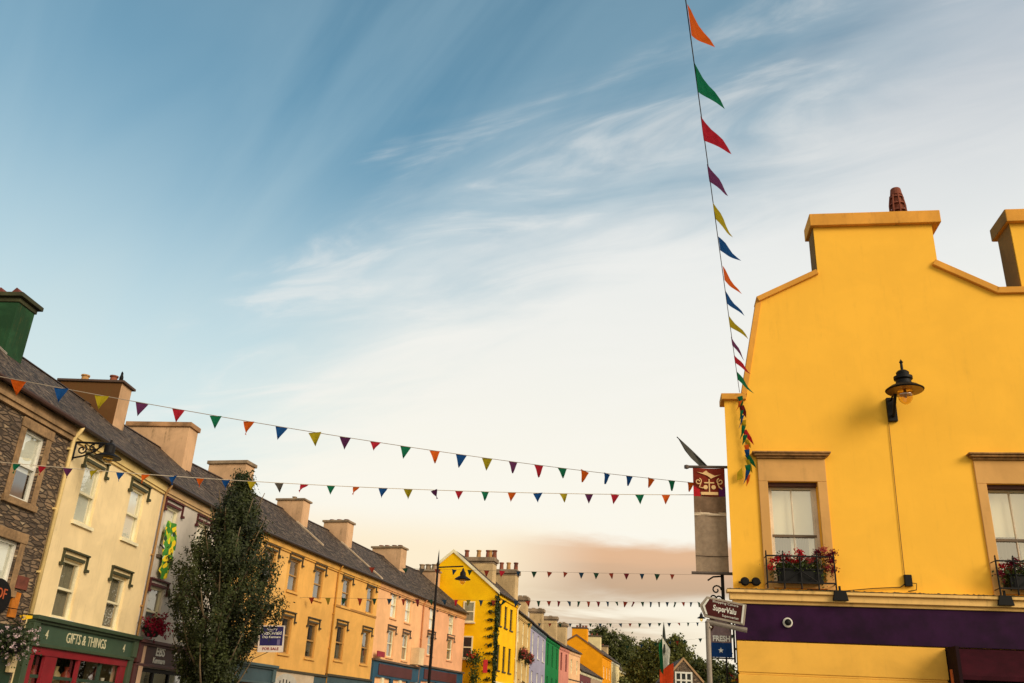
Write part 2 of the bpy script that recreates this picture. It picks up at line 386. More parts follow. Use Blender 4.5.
def wall_sheet(mb, L, z0, z1, holes, depth=.24, x0=0.0):
    xs = sorted({x0, L, *[h[0] for h in holes], *[h[0]+h[2] for h in holes]}); zs = sorted({z0, z1, *[h[1] for h in holes], *[h[1]+h[3] for h in holes]})
    for i in range(len(xs)-1):
        for j in range(len(zs)-1):
            a, b, c, d = xs[i], xs[i+1], zs[j], zs[j+1]; mx, mz = (a+b)/2, (c+d)/2
            if any(h[0] < mx < h[0]+h[2] and h[1] < mz < h[1]+h[3] for h in holes): continue
            mb.quad((a, 0, c), (b, 0, c), (b, 0, d), (a, 0, d))
    for x, z, w, h in [q[:4] for q in holes]:
        mb.quad((x, 0, z), (x, depth, z), (x, depth, z+h), (x, 0, z+h)); mb.quad((x+w, 0, z), (x+w, 0, z+h), (x+w, depth, z+h), (x+w, depth, z))
        mb.quad((x, 0, z+h), (x, depth, z+h), (x+w, depth, z+h), (x+w, 0, z+h)); mb.quad((x, 0, z), (x+w, 0, z), (x+w, depth, z), (x, depth, z))

def chimney(root, s, off, w, d, z0, z1, mat, capmat, pots=(), potmat=None, cap_h=.16, over=.09, style='plain', pot_h=.22, pot_r=.12):
    b = MB().box(s-d/2, s+d/2, off, off+w, z0, z1-cap_h).build('chimney', mat, root, bevel=.015)
    c = MB()
    if style == 'moulded':
        c.box(s-d/2-.04, s+d/2+.04, off-.04, off+w+.04, z1-cap_h-.14, z1-cap_h-.003)
    c.box(s-d/2-over, s+d/2+over, off-over, off+w+over, z1-cap_h, z1)
    c.build('cap', capmat, b, bevel=.02)
    for k, p in enumerate(pots):
        pm = potmat[k % len(potmat)] if isinstance(potmat, list) else (potmat or M['terracotta'])
        r = pot_r
        MB().lathe([(r*1.15, 0), (r*1.15, .05), (r, .08), (r*.85, pot_h*.8), (r*1.1, pot_h*.85), (r*1.1, pot_h), (r*.8, pot_h), (r*.75, pot_h*.5)], (s, off+w*p, z1-.01), 10).build('pot', pm, b, smooth=False)
    return b

def frame_of(A, B):
    L = math.dist(A, B); return L, math.atan2(B[1]-A[1], B[0]-A[0])

def house(name, label, A, B, wallmat, wins, ez=8.5, rz=11.1, ro=3.5, trim=None, wall_z0=0, depth=7.0, holes_extra=(), gutter=None, x0=0.0, roofmat=None, gable0=False, frame=None, sillmat=None, cornice=True, cat='house'):
    L, ang = frame_of(A, B)
    t = thing(name, label, cat, (A[0], A[1], 0), ang)
    w = MB(); holes = [(q[0], q[1], q[2], q[3]) for q in wins]+list(holes_extra)
    i = .004
    wall_sheet(w, L, 0, ez, holes, x0=x0)
    pro = [(0, 0), (0, ez-.02), (ro, rz-.10), (depth, ez-.02), (depth, 0)]
    for x in (x0+i, L-i): w.add([(x, p[0]+(.003 if k in (0, 1) else 0), p[1]) for k, p in enumerate(pro)], [tuple(range(5))])
    w.quad((x0, depth, 0), (L, depth, 0), (L, depth, ez), (x0, depth, ez))
    w.build('wall', wallmat, t)
    MB().box(x0+.1, L-.1, 1.3, 1.32, .1, ez-.3).build('room_back', M['interior'], t)
    f = MB().box(x0+.1, L-.1, .25, 1.29, 3.0, 3.1).box(x0+.1, L-.1, .25, 1.29, 5.75, 5.85); f.build('floor_slab', M['interior'], t)
    r = MB(); th = .09; k = (rz-ez)/ro; ov = .22
    kb = (rz-ez)/(depth-ro)
    r.yz([(-ov, ez-ov*k+.02), (ro, rz), (ro, rz+th), (-ov, ez-ov*k+.02+th)], x0, L)
    r.yz([(depth+ov, ez-ov*kb+.02), (ro+.001, rz), (ro+.001, rz+th), (depth+ov, ez-ov*kb+.02+th)], x0, L)
    roof = r.build('roof', roofmat or ROOF, t)
    rt = MB(); n = int((L-x0)/.45)
    for q in range(n):
        a = x0+(L-x0)*q/n; rt.yz([(ro-.13, rz+th-.05), (ro, rz+th+.05), (ro+.13, rz+th-.05)], a+.006, a+(L-x0)/n-.006)
    rt.build('ridge_tiles', paint('slate_ridge', (78, 62, 54), .85, .2), roof)
    trim = trim or M['cream']
    if cornice:
        c = MB().box(x0+.003, L-.003, -.10, -.001, ez-.42, ez-.16).box(x0+.003, L-.003, -.06, -.001, ez-.50, ez-.423); c.build('eaves_board', trim, t)
    g = MB().tube([(x0+.01, -.25, ez-.13), (L-.01, -.25, ez-.13)], .065, 8).build('gutter', gutter or M['gutter'], t)
    for q in wins:
        kw = q[4] if len(q) > 4 else {}
        kw = dict(kw); kw.setdefault('frame', frame); kw.setdefault('sill', sillmat)
        window(t, q[0], q[1], q[2], q[3], **kw)
    return t, roof, L
def downpipe(root, s, z0, z1, mat, r=.045, neck=True):
    pts = [(s, -.08, z0), (s, -.08, z1-.55)]
    if neck: pts += [(s, -.10, z1-.45), (s, -.22, z1-.25), (s, -.25, z1-.15)]
    else: pts += [(s, -.08, z1)]
    MB().tube(pts, r, 8).build('downpipe', mat, root, smooth=True)
    b = MB()
    for z in (z0+1, z0+2.6, z0+4.2, z0+5.8): 
        if z < z1-.6: b.box(s-r*1.5, s+r*1.5, -.09, -.002, z, z+.05)
    b.build('pipe_bracket', mat, root)

V = [(-14.2, 17.0), (-14.4, 21.7), (-14.8, 27.9), (-14.8, 33.5), (-14.17, 38.75), (-13.5, 44.0), (-12.7, 49.3), (-11.7, 56.6), (-10.2, 64.2)]

# ------------------------------------------------------------------ ground
def ground():
    m, t, b = new_mat('asphalt'); o = t.node('ShaderNodeTexCoord').outputs['Object']
    n = t.noise(o, .3, 6, .6); n2 = t.noise(o, 60, 3, .6)
    t.l.new(t.mix(n, (.045, .043, .04, 1), (.075, .07, .065, 1)), b.inputs['Base Color']); b.inputs['Roughness'].default_value = .85; bump(t, b, n2, .4, .01)
    p, t2, b2 = new_mat('paving'); o = t2.node('ShaderNodeTexCoord').outputs['Object']
    br = t2.node('ShaderNodeTexBrick'); t2.val(br.inputs['Vector'], o); br.inputs['Scale'].default_value = 1; br.inputs['Brick Width'].default_value = .6; br.inputs['Row Height'].default_value = .4; br.inputs['Mortar Size'].default_value = .008
    br.inputs['Color1'].default_value = (.28, .26, .23, 1); br.inputs['Color2'].default_value = (.36, .33, .3, 1); br.inputs['Mortar'].default_value = (.12, .11, .1, 1)
    t2.l.new(br.outputs[0], b2.inputs['Base Color']); b2.inputs['Roughness'].default_value = .85
    g, t3, b3 = new_mat('grassland'); o = t3.node('ShaderNodeTexCoord').outputs['Object']
    t3.l.new(t3.mix(t3.noise(o, .08, 6, .6), (.05, .08, .025, 1), (.09, .11, .04, 1)), b3.inputs['Base Color']); b3.inputs['Roughness'].default_value = .95
    struct('ground', MB().quad((-900, -500, 0), (900, -500, 0), (900, 1600, 0), (-900, 1600, 0)), g)
    # road follows the gentle bend of the street
    cl = [(-7.0, -60), (-7.0, 20), (-6.4, 36), (-4.0, 52), (-.8, 66), (0.5, 90), (2.2, 112), (4.0, 132), (9, 175)]
    r = MB()
    def off(k, d):
        a = Vector(cl[max(k-1, 0)]); c = Vector(cl[min(k+1, len(cl)-1)]); u = (c-a).normalized(); return Vector(cl[k])+Vector((-u.y, u.x))*d
    for k in range(len(cl)-1):
        a, b_, c, d = off(k, 4.6), off(k, -4.6), off(k+1, -4.6), off(k+1, 4.6)
        r.quad((a.x, a.y, .004), (b_.x, b_.y, .004), (c.x, c.y, .004), (d.x, d.y, .004))
    struct('road', r, m)
    for sgn in (1, -1):
        q = MB()
        for k in range(len(cl)-1):
            w = 9.5 if sgn > 0 else 14
            a, b_, c, d = off(k, 4.6*sgn), off(k, w*sgn), off(k+1, w*sgn), off(k+1, 4.6*sgn)
            q.add([(a.x,a.y,0),(b_.x,b_.y,0),(c.x,c.y,0),(d.x,d.y,0),(a.x,a.y,.12),(b_.x,b_.y,.12),(c.x,c.y,.12),(d.x,d.y,.12)], [(4,5,6,7),(0,4,7,3),(1,2,6,5)])
        struct('pavement', q, p)
    ln = MB()
    for k in range(0, 36):
        y = -20+k*2.2; x = -7.0 if y < 20 else -7.0+(y-20)**2*.0016
        ln.quad((x-.06, y, .008), (x+.06, y, .008), (x+.06+.0, y+1.2, .008), (x-.06, y+1.2, .008))
    struct('road_markings', ln, M['white'])
ground()

# ------------------------------------------------------------------ left terrace
w_stone = rubble('rubble_stone')
w_cream = render_wall('cream_render', (244, 218, 168), .32)
w_grey = render_wall('grey_render', (208, 198, 186), .25)
w_yel1 = render_wall('golden_render', (232, 180, 104), .35)
w_yel2 = render_wall('deep_golden_render', (230, 174, 92), .35)
w_pink1 = render_wall('peach_render', (242, 186, 134), .3)
w_pink2 = render_wall('salmon_render', (236, 176, 132), .3)
w_bright = render_wall('bright_yellow_render', (255, 196, 6), .12)

def W(s, z, w, h, **k): return (s, z, w, h, k)
# -- stone house
brownstone = paint('brown_sandstone', (158, 126, 90), .9, .25, 14, .5, .01)
H1, r1, L1 = house('stone_house', 'rough stone house with sandstone window surrounds and green chimney, at the left edge', V[0], V[1], w_stone,
    [W(2.72, 6.0, .92, 1.68, back='halfblind', frame=M['white'], style='sash'), W(.2, 6.0, .92, 1.68, back='lace', frame=M['white']), W(-2.2, 6.0, .92, 1.68, back='lace', frame=M['white']),
     W(2.45, 3.95, 1.2, 1.1, back='blind', frame=M['white'], style='plain'), W(-.4, 3.95, 1.2, 1.1, back='blind', frame=M['white'], style='plain')],
    x0=-4.5, trim=brownstone, gutter=paint('rusty_gutter', (70, 44, 34), .7))
for s, z, w, h in ((2.72, 6.0, .92, 1.68), (.2, 6.0, .92, 1.68), (-2.2, 6, .92, 1.68), (2.45, 3.95, 1.2, 1.1), (-.4, 3.95, 1.2, 1.1)):
    b = MB().box(s-.22, s-.002, -.03, -.001, z, z+h).box(s+w+.002, s+w+.22, -.03, -.001, z, z+h).box(s-.24, s+w+.24, -.05, -.001, z+h+.001, z+h+.24).box(s-.26, s+w+.26, -.08, -.001, z-.16, z-.001)
    b.build('window_surround', brownstone, H1, bevel=.012)
MB().box(-4.49, L1-.003, -.14, -.001, 8.07, 8.17).box(-4.49, L1-.003, -.09, -.001, 7.95, 8.067).build('moulding', brownstone, H1)
gch = render_wall('green_chimney_render', (44, 84, 54), 1.0, patch=.3, dirtcol=(104, 84, 40))
chimney(r1, L1+.05, 2.3, 2.5, .82, 9.3, 12.12, gch, paint('dark_green_cap', (66, 66, 38), .8, .3), (), None, .13, .14, 'moulded')
chm = [o for o in r1.children if o.name.startswith('chimney')][0]
for k in range(4):
    y = 2.55+k*.48
    MB().add([(L1-.27, y-.2, 12.12), (L1+.33, y-.2, 12.12), (L1+.33, y+.2, 12.12), (L1-.27, y+.2, 12.12), (L1-.27, y, 12.36), (L1+.33, y, 12.36)], [(0,1,5,4), (2,3,4,5), (0,4,3), (1,2,5), (3,2,1,0)]).build('ridge_cowl', paint('dark_terracotta', (120, 60, 50), .85, .3), chm)
# slanting mortar flashing under green chimney
MB().yz([(2.2, 10.24), (3.5, 11.21), (3.5, 11.27), (2.2, 10.30)], L1-.46, L1-.365).build('flashing', M['lead'], r1)

# -- cream house
H2, r2, L2 = house('cream_house', 'pale cream house with green hood mouldings over the green gift shop front', V[1], V[2], w_cream,
    [W(1.05, 6.05, 1.0, 1.62, back='blind', hood=M['hood_green'], sill=M['cream']), W(3.98, 6.15, 1.0, 1.56, back='blind', hood=M['hood_green'], sill=M['cream']),
     W(1.1, 3.55, 1.0, 1.5, back='net', hood=M['hood_green'], sill=M['white']), W(3.95, 3.55, 1.0, 1.5, back='net', hood=M['hood_green'], sill=M['white'])],
    trim=paint('cream_trim', (226, 196, 128), .6), holes_extra=[(.55, .5, 5.1, 2.25)], gutter=M['gutter'])
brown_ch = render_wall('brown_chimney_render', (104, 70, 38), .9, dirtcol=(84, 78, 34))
beige_ch = render_wall('beige_chimney_render', (206, 166, 128), .9, patch=.14, dirtcol=(92, 76, 52))
b = chimney(r2, L2+.80, 2.45, 2.25, .80, 9.3, 12.08, beige_ch, paint('dark_cap', (84, 64, 54), .8), (.25, .72), [M['terracotta'], M['pot_yellow']], .09, .10, pot_h=.32, pot_r=.14)
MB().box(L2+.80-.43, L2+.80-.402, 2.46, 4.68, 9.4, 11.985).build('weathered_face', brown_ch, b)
downpipe(H2, .0, 3.5, 8.5, paint('cream_pipe', (236, 206, 140), .5), .055)
def shopfront(root, L, zt, zb, fascia, frame, cornice_mat, recess_mat, base=.5, nd=4, cap=True):
    s = MB().box(.12, L-.12, -.14, -.001, zb, zt-.14).build('shopfront', fascia, root, bevel=.01)
    MB().box(.02, L-.02, -.30, -.001, zt-.10, zt).box(.05, L-.05, -.22, -.001, zt-.17, zt-.103).box(.08, L-.08, -.18, -.141, zb-.05, zb+.03).build('cornice', cornice_mat, s, bevel=.01)
    for x in (.06, L-.30): MB().box(x, x+.24, -.16, -.001, 0, zb-.003).box(x-.02, x+.26, -.22, -.001, zb+.04, zt-.173).build('pilaster', cornice_mat, s, bevel=.012)
    f = MB(); x0, x1 = .55, L-.55
    for k in range(nd+1):
        x = x0+(x1-x0)*k/nd; f.box(x-.05, x+.05, -.02, .06, .5, zb-.08)
    f.box(x0, x1, -.025, .065, zb-.20, zb-.081); f.box(x0, x1, -.015, .05, zb-.78, zb-.70)
    f.build('shop_window_frame', frame, s)
    MB().quad((x0, .03, .5), (x1, .03, .5), (x1, .03, zb-.1), (x0, .03, zb-.1)).build('shop_window_pane', GLASS, s)
    return s
g_green = paint('shop_green', (62, 84, 66), .5); g_dkgreen = paint('shop_dark_green', (44, 64, 50), .5); g_red = paint('shop_red', (132, 26, 36), .5)
sf = shopfront(H2, L2, 3.50, 2.84, g_green, g_dkgreen, paint('shop_cornice_green', (62, 78, 56), .55), g_red)
MB().box(.34, L2-.34, -.10, -.002, 2.60, 2.785).box(.34, .62, -.08, -.002, 0, 2.597).box(1.15, 1.75, -.08, -.002, 0, 2.597).box(2.9, 3.02, -.08, -.002, 0, 2.597).box(L2-.72, L2-.34, -.08, -.002, 0, 2.597).build('red_surround', g_red, sf)
gold = paint('pale_gold_letters', (214, 206, 170), .5)
text_obj('GIFTS & THINGS', .37, gold, sf, (3.0, -.145, 3.09), sx=.86)
text_obj('4', .32, gold, sf, (.85, -.145, 3.08), sx=.8); text_obj('4', .32, gold, sf, (5.35, -.145, 3.08), sx=.8)
rnd2 = random.Random(3)
for k in range(9):
    x = .8+k*.55; hh = rnd2.uniform(.2, .7)
    MB().lathe([(.1, 0), (.16, .1*hh), (.14, hh*.6), (.05, hh*.8), (.07, hh)], (x, .25, 1.9), 10).build('display_vase', paint('vase_%d' % (k % 3), [(190, 160, 110), (150, 60, 40), (220, 210, 190)][k % 3], .4), sf, smooth=True)
MB().box(.6, L2-.6, .1, .45, 1.82, 1.9).build('display_shelf', g_dkgreen, sf)

# -- grey house
H3, r3, L3 = house('grey_house', 'taupe grey rendered house with maroon hood mouldings behind the street tree', V[2], V[3], w_grey,
    [W(.42, 6.1, .95, 1.62, back='blind', hood=M['hood_maroon'], sill=M['hood_grey']), W(2.9, 6.1, .95, 1.60, back='blind', hood=M['hood_maroon'], sill=M['hood_grey']),
     W(.42, 3.6, .95, 1.5, back='net', hood=M['hood_maroon']), W(2.9, 3.6, .95, 1.5, back='net', hood=M['hood_maroon'])],
    trim=paint('beige_trim', (196, 160, 112), .6), holes_extra=[(.6, .5, 4.4, 2.1)], gutter=M['gutter'])
downpipe(H3, .03, .2, 8.5, paint('tan_pipe', (168, 128, 80), .5), .035)
chimney(r3, L3+.30, 2.35, 2.7, .8, 9.3, 12.25, beige_ch, paint('tan_cap', (176, 132, 92), .9, .3), (.2, .4), M['terracotta'], .20, .07, pot_h=.05, pot_r=.1)
mar = paint('shop_maroon', (58, 22, 24), .5)
s3 = shopfront(H3, L3, 3.45, 2.72, mar, M['iron'], paint('maroon_cornice', (78, 40, 38), .5), mar)
MB().box(.33, .60, -.165, -.161, .3, 3.42).build('stone_pilaster_face', paint('pale_pier', (196, 160, 130), .8), s3)
text_obj('EBS', .38, M['white'], s3, (1.62, -.147, 3.15), sx=1.1, bold=.008); text_obj('Kenmare', .24, M['white'], s3, (1.62, -.147, 2.88), sx=.95, bold=.005)
text_obj('Office', .36, M['white'], s3, (3.05, -.147, 3.08), bold=.006)

# -- yellow houses
Lw = .95
H4, r4, L4 = house('golden_house', 'golden yellow house half hidden behind the street tree, blue shop front', V[3], V[4], w_yel1,
    [W(.7, 6.45, Lw, 1.35, back='dark', hood=M['hood_dark']), W(3.2, 6.45, Lw, 1.35, back='dark', hood=M['hood_dark']), W(.7, 3.9, Lw, 1.5, back='dark', hood=M['hood_dark']), W(3.2, 3.9, Lw, 1.5, back='dark', hood=M['hood_dark'])],
    trim=paint('gold_trim', (220, 164, 74), .6), holes_extra=[(.5, .4, 4.3, 2.2)], frame=paint('tan_frame', (176, 132, 70), .5), sillmat=w_yel1)
chimney(r4, L4-.30, 2.4, 1.9, .8, 9.3, 12.05, beige_ch, M['cement'], (), None, .16, .08)
H4b, r4b, L4b = house('golden_house', 'golden yellow house with the blue for sale board and a white oval shop sign', V[4], V[5], w_yel2,
    [W(.0+.25, 6.45, Lw, 1.35, back='dark', hood=M['hood_dark']), W(2.85, 6.45, Lw, 1.35, back='dark', hood=M['hood_dark']), W(.25, 3.85, Lw, 1.5, back='dark', hood=M['hood_dark']), W(2.85, 3.85, Lw, 1.5, back='dark', hood=M['hood_dark'])],
    trim=paint('gold_trim', (220, 164, 74), .6), holes_extra=[(.5, .4, 4.3, 2.2)], frame=paint('tan_frame', (176, 132, 70), .5), sillmat=w_yel2)
chimney(r4b, L4b+.42, 2.35, 1.5, .8, 9.5, 11.72, beige_ch, M['cement'], (.5,), M['cement'], .10, .08, pot_h=.18)
blu = paint('slate_blue_paint', (62, 84, 92), .5)
s4 = shopfront(H4, L4, 3.30, 2.6, blu, blu, paint('blue_cornice', (76, 96, 98), .5), blu)
s4b = MB().box(.05, 3.9, -.10, -.001, 2.2, 3.12).build('shopfront', paint('off_white_board', (206, 184, 156), .6), H4b)
MB().box(.0, L4b-.002, -.16, -.001, 3.125, 3.22).build('cornice', M['hood_dark'], s4b)
MB().box(3.92, L4b, -.08, -.001, 0, 3.1).build('pilaster', blu, s4b)
ov = MB(); n = 28
ov.xz([(1.15+1.05*math.cos(2*math.pi*k/n), 2.58+.48*math.sin(2*math.pi*k/n)) for k in range(n)], -.13, -.101); ov.build('oval_board', paint('pale_oval', (196, 190, 178), .6), s4b)
for k in range(5): MB().box(.5+k*.3, .58+k*.3, -.14, -.131, 2.3+.03*k, 2.85-.06*abs(k-1.5)).build('painted_stroke', M['iron'], s4b)

H5, r5, L5 = house('amber_house', 'amber yellow house with tall dark sash windows and a moulded string course', V[5], V[6], w_yel2,
    [W(.82, 6.5, Lw, 1.35, back='dark', hood=M['hood_dark']), W(3.9, 6.55, Lw, 1.35, back='dark', hood=M['hood_dark']), W(.75, 3.98, Lw, 1.62, back='dark', hood=M['hood_dark']), W(3.9, 4.0, Lw, 1.62, back='dark', hood=M['hood_dark'])],
    trim=paint('gold_trim', (220, 164, 74), .6), holes_extra=[(.5, .4, 4.3, 2.2)], frame=paint('tan_frame', (176, 132, 70), .5), sillmat=w_yel2)
MB().box(.05, L5-.02, -.05, -.001, 6.40, 6.50).build('string_course', paint('brown_course', (170, 122, 60), .8), H5)
chimney(r5, L5+.45, 2.3, 1.5, .85, 9.5, 11.75, beige_ch, M['cement'], (.2, .5, .8), M['terracotta'], .12, .08, pot_h=.12, pot_r=.14)
downpipe(H5, .03, .2, 8.5, paint('yellow_pipe', (204, 146, 56), .5), .04)
pale_m = paint('pale_mortar', (196, 172, 144), .9, .2)
MB().yz([(-.2, 8.45), (2.5, 10.45), (2.5, 10.53), (-.2, 8.53)], L5-.20, L5-.01).build('verge', pale_m, r5)
MB().yz([(.9, 9.27), (2.5, 10.45), (2.5, 10.53), (.9, 9.35)], L4b-.18, L4b-.01).build('verge', pale_m, r4b)
s5 = MB().box(.03, L5-.03, -.10, -.001, 2.6, 3.2).build('shopfront', blu, H5)
MB().box(.0, L5-.0, -.18, -.001, 3.203, 3.30).build('cornice', M['hood_dark'], s5)
for k in range(4): MB().box(.4+k*1.2, .5+k*1.2, -.08, -.001, 0, 2.597).build('pilaster', M['cream'], s5)

H6, r6, L6 = house('peach_house', 'pale peach house with cream sash windows beside the amber house', V[6], V[7], w_pink1,
    [W(2.05, 6.7, Lw, 1.4, back='blind', hood=M['hood_grey']), W(4.45, 6.7, Lw, 1.4, back='blind', hood=M['hood_grey']), W(2.05, 4.6, Lw, 1.45, back='net', hood=M['hood_grey']), W(4.45, 4.6, Lw, 1.45, back='net', hood=M['hood_grey'])],
    trim=paint('peach_trim', (216, 156, 98), .6), sillmat=w_pink1)
H7, r7, L7 = house('salmon_house', 'salmon pink house with cream windows behind the tall lamp post', V[7], V[8], w_pink2,
    [W(1.3, 6.7, Lw, 1.4, back='blind', hood=M['hood_grey']), W(4.75, 6.7, Lw, 1.4, back='blind', hood=M['hood_grey']), W(1.3, 5.2, Lw, 1.2, back='net', hood=M['hood_grey']), W(4.75, 5.15, Lw, 1.35, back='net', hood=M['hood_grey'])],
    trim=paint('peach_trim', (216, 156, 98), .6), sillmat=w_pink2)
chimney(r7, 1.5, 2.25, 2.1, .9, 9.5, 11.85, beige_ch, M['cement'], (.15, .35, .6, .8), M['terracotta'], .12, .09, pot_h=.14, pot_r=.15)
chimney(r7, L7+.1, 2.3, 1.6, .9, 9.3, 11.35, beige_ch, M['cement'], (.2, .5, .8), M['cement'], .12, .09, pot_h=.45, pot_r=.2)
downpipe(H7, .08, .2, 8.5, paint('pink_pipe', (206, 140, 90), .5), .045)
petrol = paint('petrol_blue', (28, 78, 104), .5); dkred = paint('dark_red_board', (84, 38, 40), .5)
for root, L, zt in ((H6, L6, 4.38), (H7, L7, 4.55)):
    s = MB().box(.05, L-.03, -.12, -.001, zt-.9, zt-.1).build('shopfront', petrol if root is H7 else petrol, root)
    MB().box(.0+.01, L-.01, -.24, -.001, zt-.097, zt).build('cornice', M['hood_grey'], s)
    MB().box(.8, L-1.3, -.16, -.121, zt-.78, zt-.22).build('fascia_board', dkred, s)
    for k in range(6):
        x = .05+k*(L-.45)/5; MB().box(x, x+.35, -.13, -.001, 0, zt-.903).build('pilaster', petrol if k % 2 == 0 else M['cream'], s)

# -- bright yellow gabled house standing forward of the row
def gabled(name, label, C0, ang, width, length, ez, apex, wall, wins_gable, wins_side, ap_x=None, coping=None, trim=None):
    """C0: street corner nearest the camera. local x runs along the street side (away), y inward"""
    t = thing(name, label, 'house', (C0[0], C0[1], 0), ang)
    w = MB(); holes = [q[:4] for q in wins_side]
    wall_sheet(w, length, 0, ez, holes)
    ay = ap_x if ap_x else width/2
    w.add([(0, 0, 0), (0, 0, ez), (0, ay, apex), (0, width, ez-.0), (0, width, 0)], [(0,1,2,3,4)])
    w.add([(length, 0, 0), (length, 0, ez), (length, ay, apex), (length, width, ez), (length, width, 0)], [(4,3,2,1,0)])
    w.quad((0, width, 0), (length, width, 0), (length, width, ez), (0, width, ez))
    w.build('wall', wall, t)
    MB().box(.3, length-.1, 1.3, 1.32, .1, ez-.3).build('room_back', M['interior'], t)
    r = MB(); k = (apex-ez)/ay; k2 = (apex-ez)/(width-ay)
    r.yz([(-.2, ez-.2*k+.03), (ay, apex+.03), (ay, apex+.15), (-.2, ez-.2*k+.15)], .10, length+.05)
    r.yz([(width+.2, ez-.2*k2+.03), (ay+.001, apex+.03), (ay+.001, apex+.15), (width+.2, ez-.2*k2+.15)], .10, length+.05)
    roof = r.build('roof', ROOF, t)
    c = MB()
    c.yz([(-.25, ez-.25*k-.06), (ay, apex-.06), (ay, apex+.17), (-.25, ez-.25*k+.17)], -.10, .097)
    c.yz([(width+.25, ez-.25*k2-.06), (ay+.001, apex-.06), (ay+.001, apex+.17), (width+.25, ez-.25*k2+.17)], -.10, .097)
    c.build('bargeboard', coping or M['cream'], t)
    MB().tube([(0, -.24, ez-.14), (length, -.24, ez-.14)], .07, 8).build('gutter', M['gutter'], t)
    MB().box(.0, length, -.10, -.001, ez-.40, ez-.16).build('eaves_board', trim or wall, t)
    for q in wins_side: window(t, *q[:4], **q[4])
    for (y, z, ww, hh, kw) in wins_gable:      # windows set on the gable face
        o = MB()
        o.box(-.05, -.002, y, y+.09, z, z+hh); o.box(-.05, -.002, y+ww-.09, y+ww, z, z+hh); o.box(-.05, -.002, y+.09, y+ww-.09, z+hh-.09, z+hh); o.box(-.05, -.002, y+.09, y+ww-.09, z, z+.09); o.box(-.06, -.002, y+.09, y+ww-.09, z+hh/2-.04, z+hh/2+.04)
        wo = o.build('window', kw.get('frame', M['cream']), t)
        MB().box(-.02, -.003, y+.085, y+ww-.085, z+.085, z+hh-.085).build('pane', kw.get('pane', DARKPANE), wo)
        MB().box(-.12, -.002, y-.08, y+ww+.08, z-.1, z-.003).build('sill', M['cream'], wo)
    return t, roof
DARKPANE = paint('dark_pane', (46, 50, 52), .08, .1, 5, 0, spec=.9)
PALEPANE = paint('pale_pane', (150, 146, 120), .1, .1, 5, 0, spec=.9)
HA = (-8.2, 65.0); HB = (-7.35, 71.6)
L8, a8 = frame_of(HA, HB)
tri = lambda z, h, x0, gap, w, **k: [W(x0+i*gap, z, w, h, **k) for i in range(3)]
H8, r8 = gabled('bright_yellow_house', 'bright yellow gabled house standing forward of the row, ivy at its corner', HA, a8, 6.6, L8, 10.15, 12.85, w_bright,
    [(1.5, 7.95, .85, 1.4, dict(pane=PALEPANE)), (1.5, 5.5, .75, 1.5, dict())],
    tri(7.9, 1.5, 1.0, 1.75, .9, back='dark', frame=M['hood_dark'], sill=M['hood_dark'])+tri(4.9, 1.7, 1.0, 1.75, .9, back='dark', frame=M['hood_dark'], sill=M['hood_dark']), ap_x=3.35)
stone_ch = render_wall('stone_chimney', (206, 176, 130), .8, patch=.15)
def far_chimney(root, s, off, w, d, z0, z1, pots, potmat=None, mat=None, ph=.62, pr=.17):
    b = chimney(root, s, off, w, d, z0, z1, mat or stone_ch, M['cement'], pots, potmat or M['terracotta'], .30, .14, 'moulded', pot_h=ph, pot_r=pr)
    return b
far_chimney(r8, 2.8, .95, 2.35, 1.1, 10.2, 12.85, (.02, .16, .24, .55, .95), [M['terracotta'], M['pot_yellow']])
far_chimney(r8, L8+.1, .12, 2.6, 1.1, 10.2, 12.6, (.05, .28, .5, .72, .95), [M['terracotta'], M['pot_yellow']])
s8 = MB().box(.3, L8-.2, -.10, -.001, 3.2, 4.0).build('shopfront', mar, H8)
MB().box(.2, L8-.1, -.2, -.001, 4.003, 4.12).build('cornice', M['cream'], s8)
for k in range(5): MB().box(.4+k*1.4, .6+k*1.4, -.06, -.001, 0, 3.197).build('pilaster', M['cream'], s8)
# small arched sign and door canopy on the gable
MB().yz([(3.6, 4.3), (4.3, 4.3), (4.3, 4.75), (4.15, 4.98), (3.95, 5.05), (3.75, 4.98), (3.6, 4.75)], -.05, -.002).build('arched_sign', g_dkgreen, H8)
MB().box(-.12, -.002, 3.4, 4.5, 0, 3.95).build('side_door', M['iron'], H8)
downpipe(H8, L8-.05, .2, 10.1, M['cream'], .06)

# -- rest of the row, running down the bend of the street
far = [(-7.35, 71.6), (-6.9, 79.4), (-6.35, 90.2), (-5.6, 100.2), (-4.8, 105.6), (-3.75, 111.2)]
def far_house(name, label, k, rgb, ez, wins, trim=None, frame=None, hood=None, rise=2.1, back='lace', sill=None):
    A, B = far[k], far[k+1]
    wm = render_wall(name+'_render', rgb, .3)
    return house(name, label, A, B, wm, wins, ez=ez, rz=ez+rise, ro=3.9, depth=7.8, trim=trim or wm, frame=frame, sillmat=sill, cornice=True)
k9 = dict(back='net', hood=M['hood_grey'])
def row(L, n, z, w, h, **k): return [W(L*(i+.5)/n-w/2, z, w, h, **k) for i in range(n)]
H9, r9, L9 = far_house('buff_house', 'buff stone coloured house hung with flower baskets next to bright yellow house', 0, (214, 178, 112), 9.6, row(7.8, 3, 7.3, .95, 1.7, back='blind')+row(7.8, 3, 4.3, .95, 1.7, back='blind'), frame=M['cream'])
far_chimney(r9, L9-.3, .3, 1.3, 1.0, 9.6, 11.5, (.2, .5, .8), M['cement'], ph=.15)
s9 = MB().box(.1, L9-.1, -.12, -.001, 2.8, 3.5).build('shopfront', paint('wine_board', (112, 34, 38), .5), H9); MB().box(.05, L9-.05, -.25, -.001, 3.503, 3.62).build('cornice', M['cream'], s9)
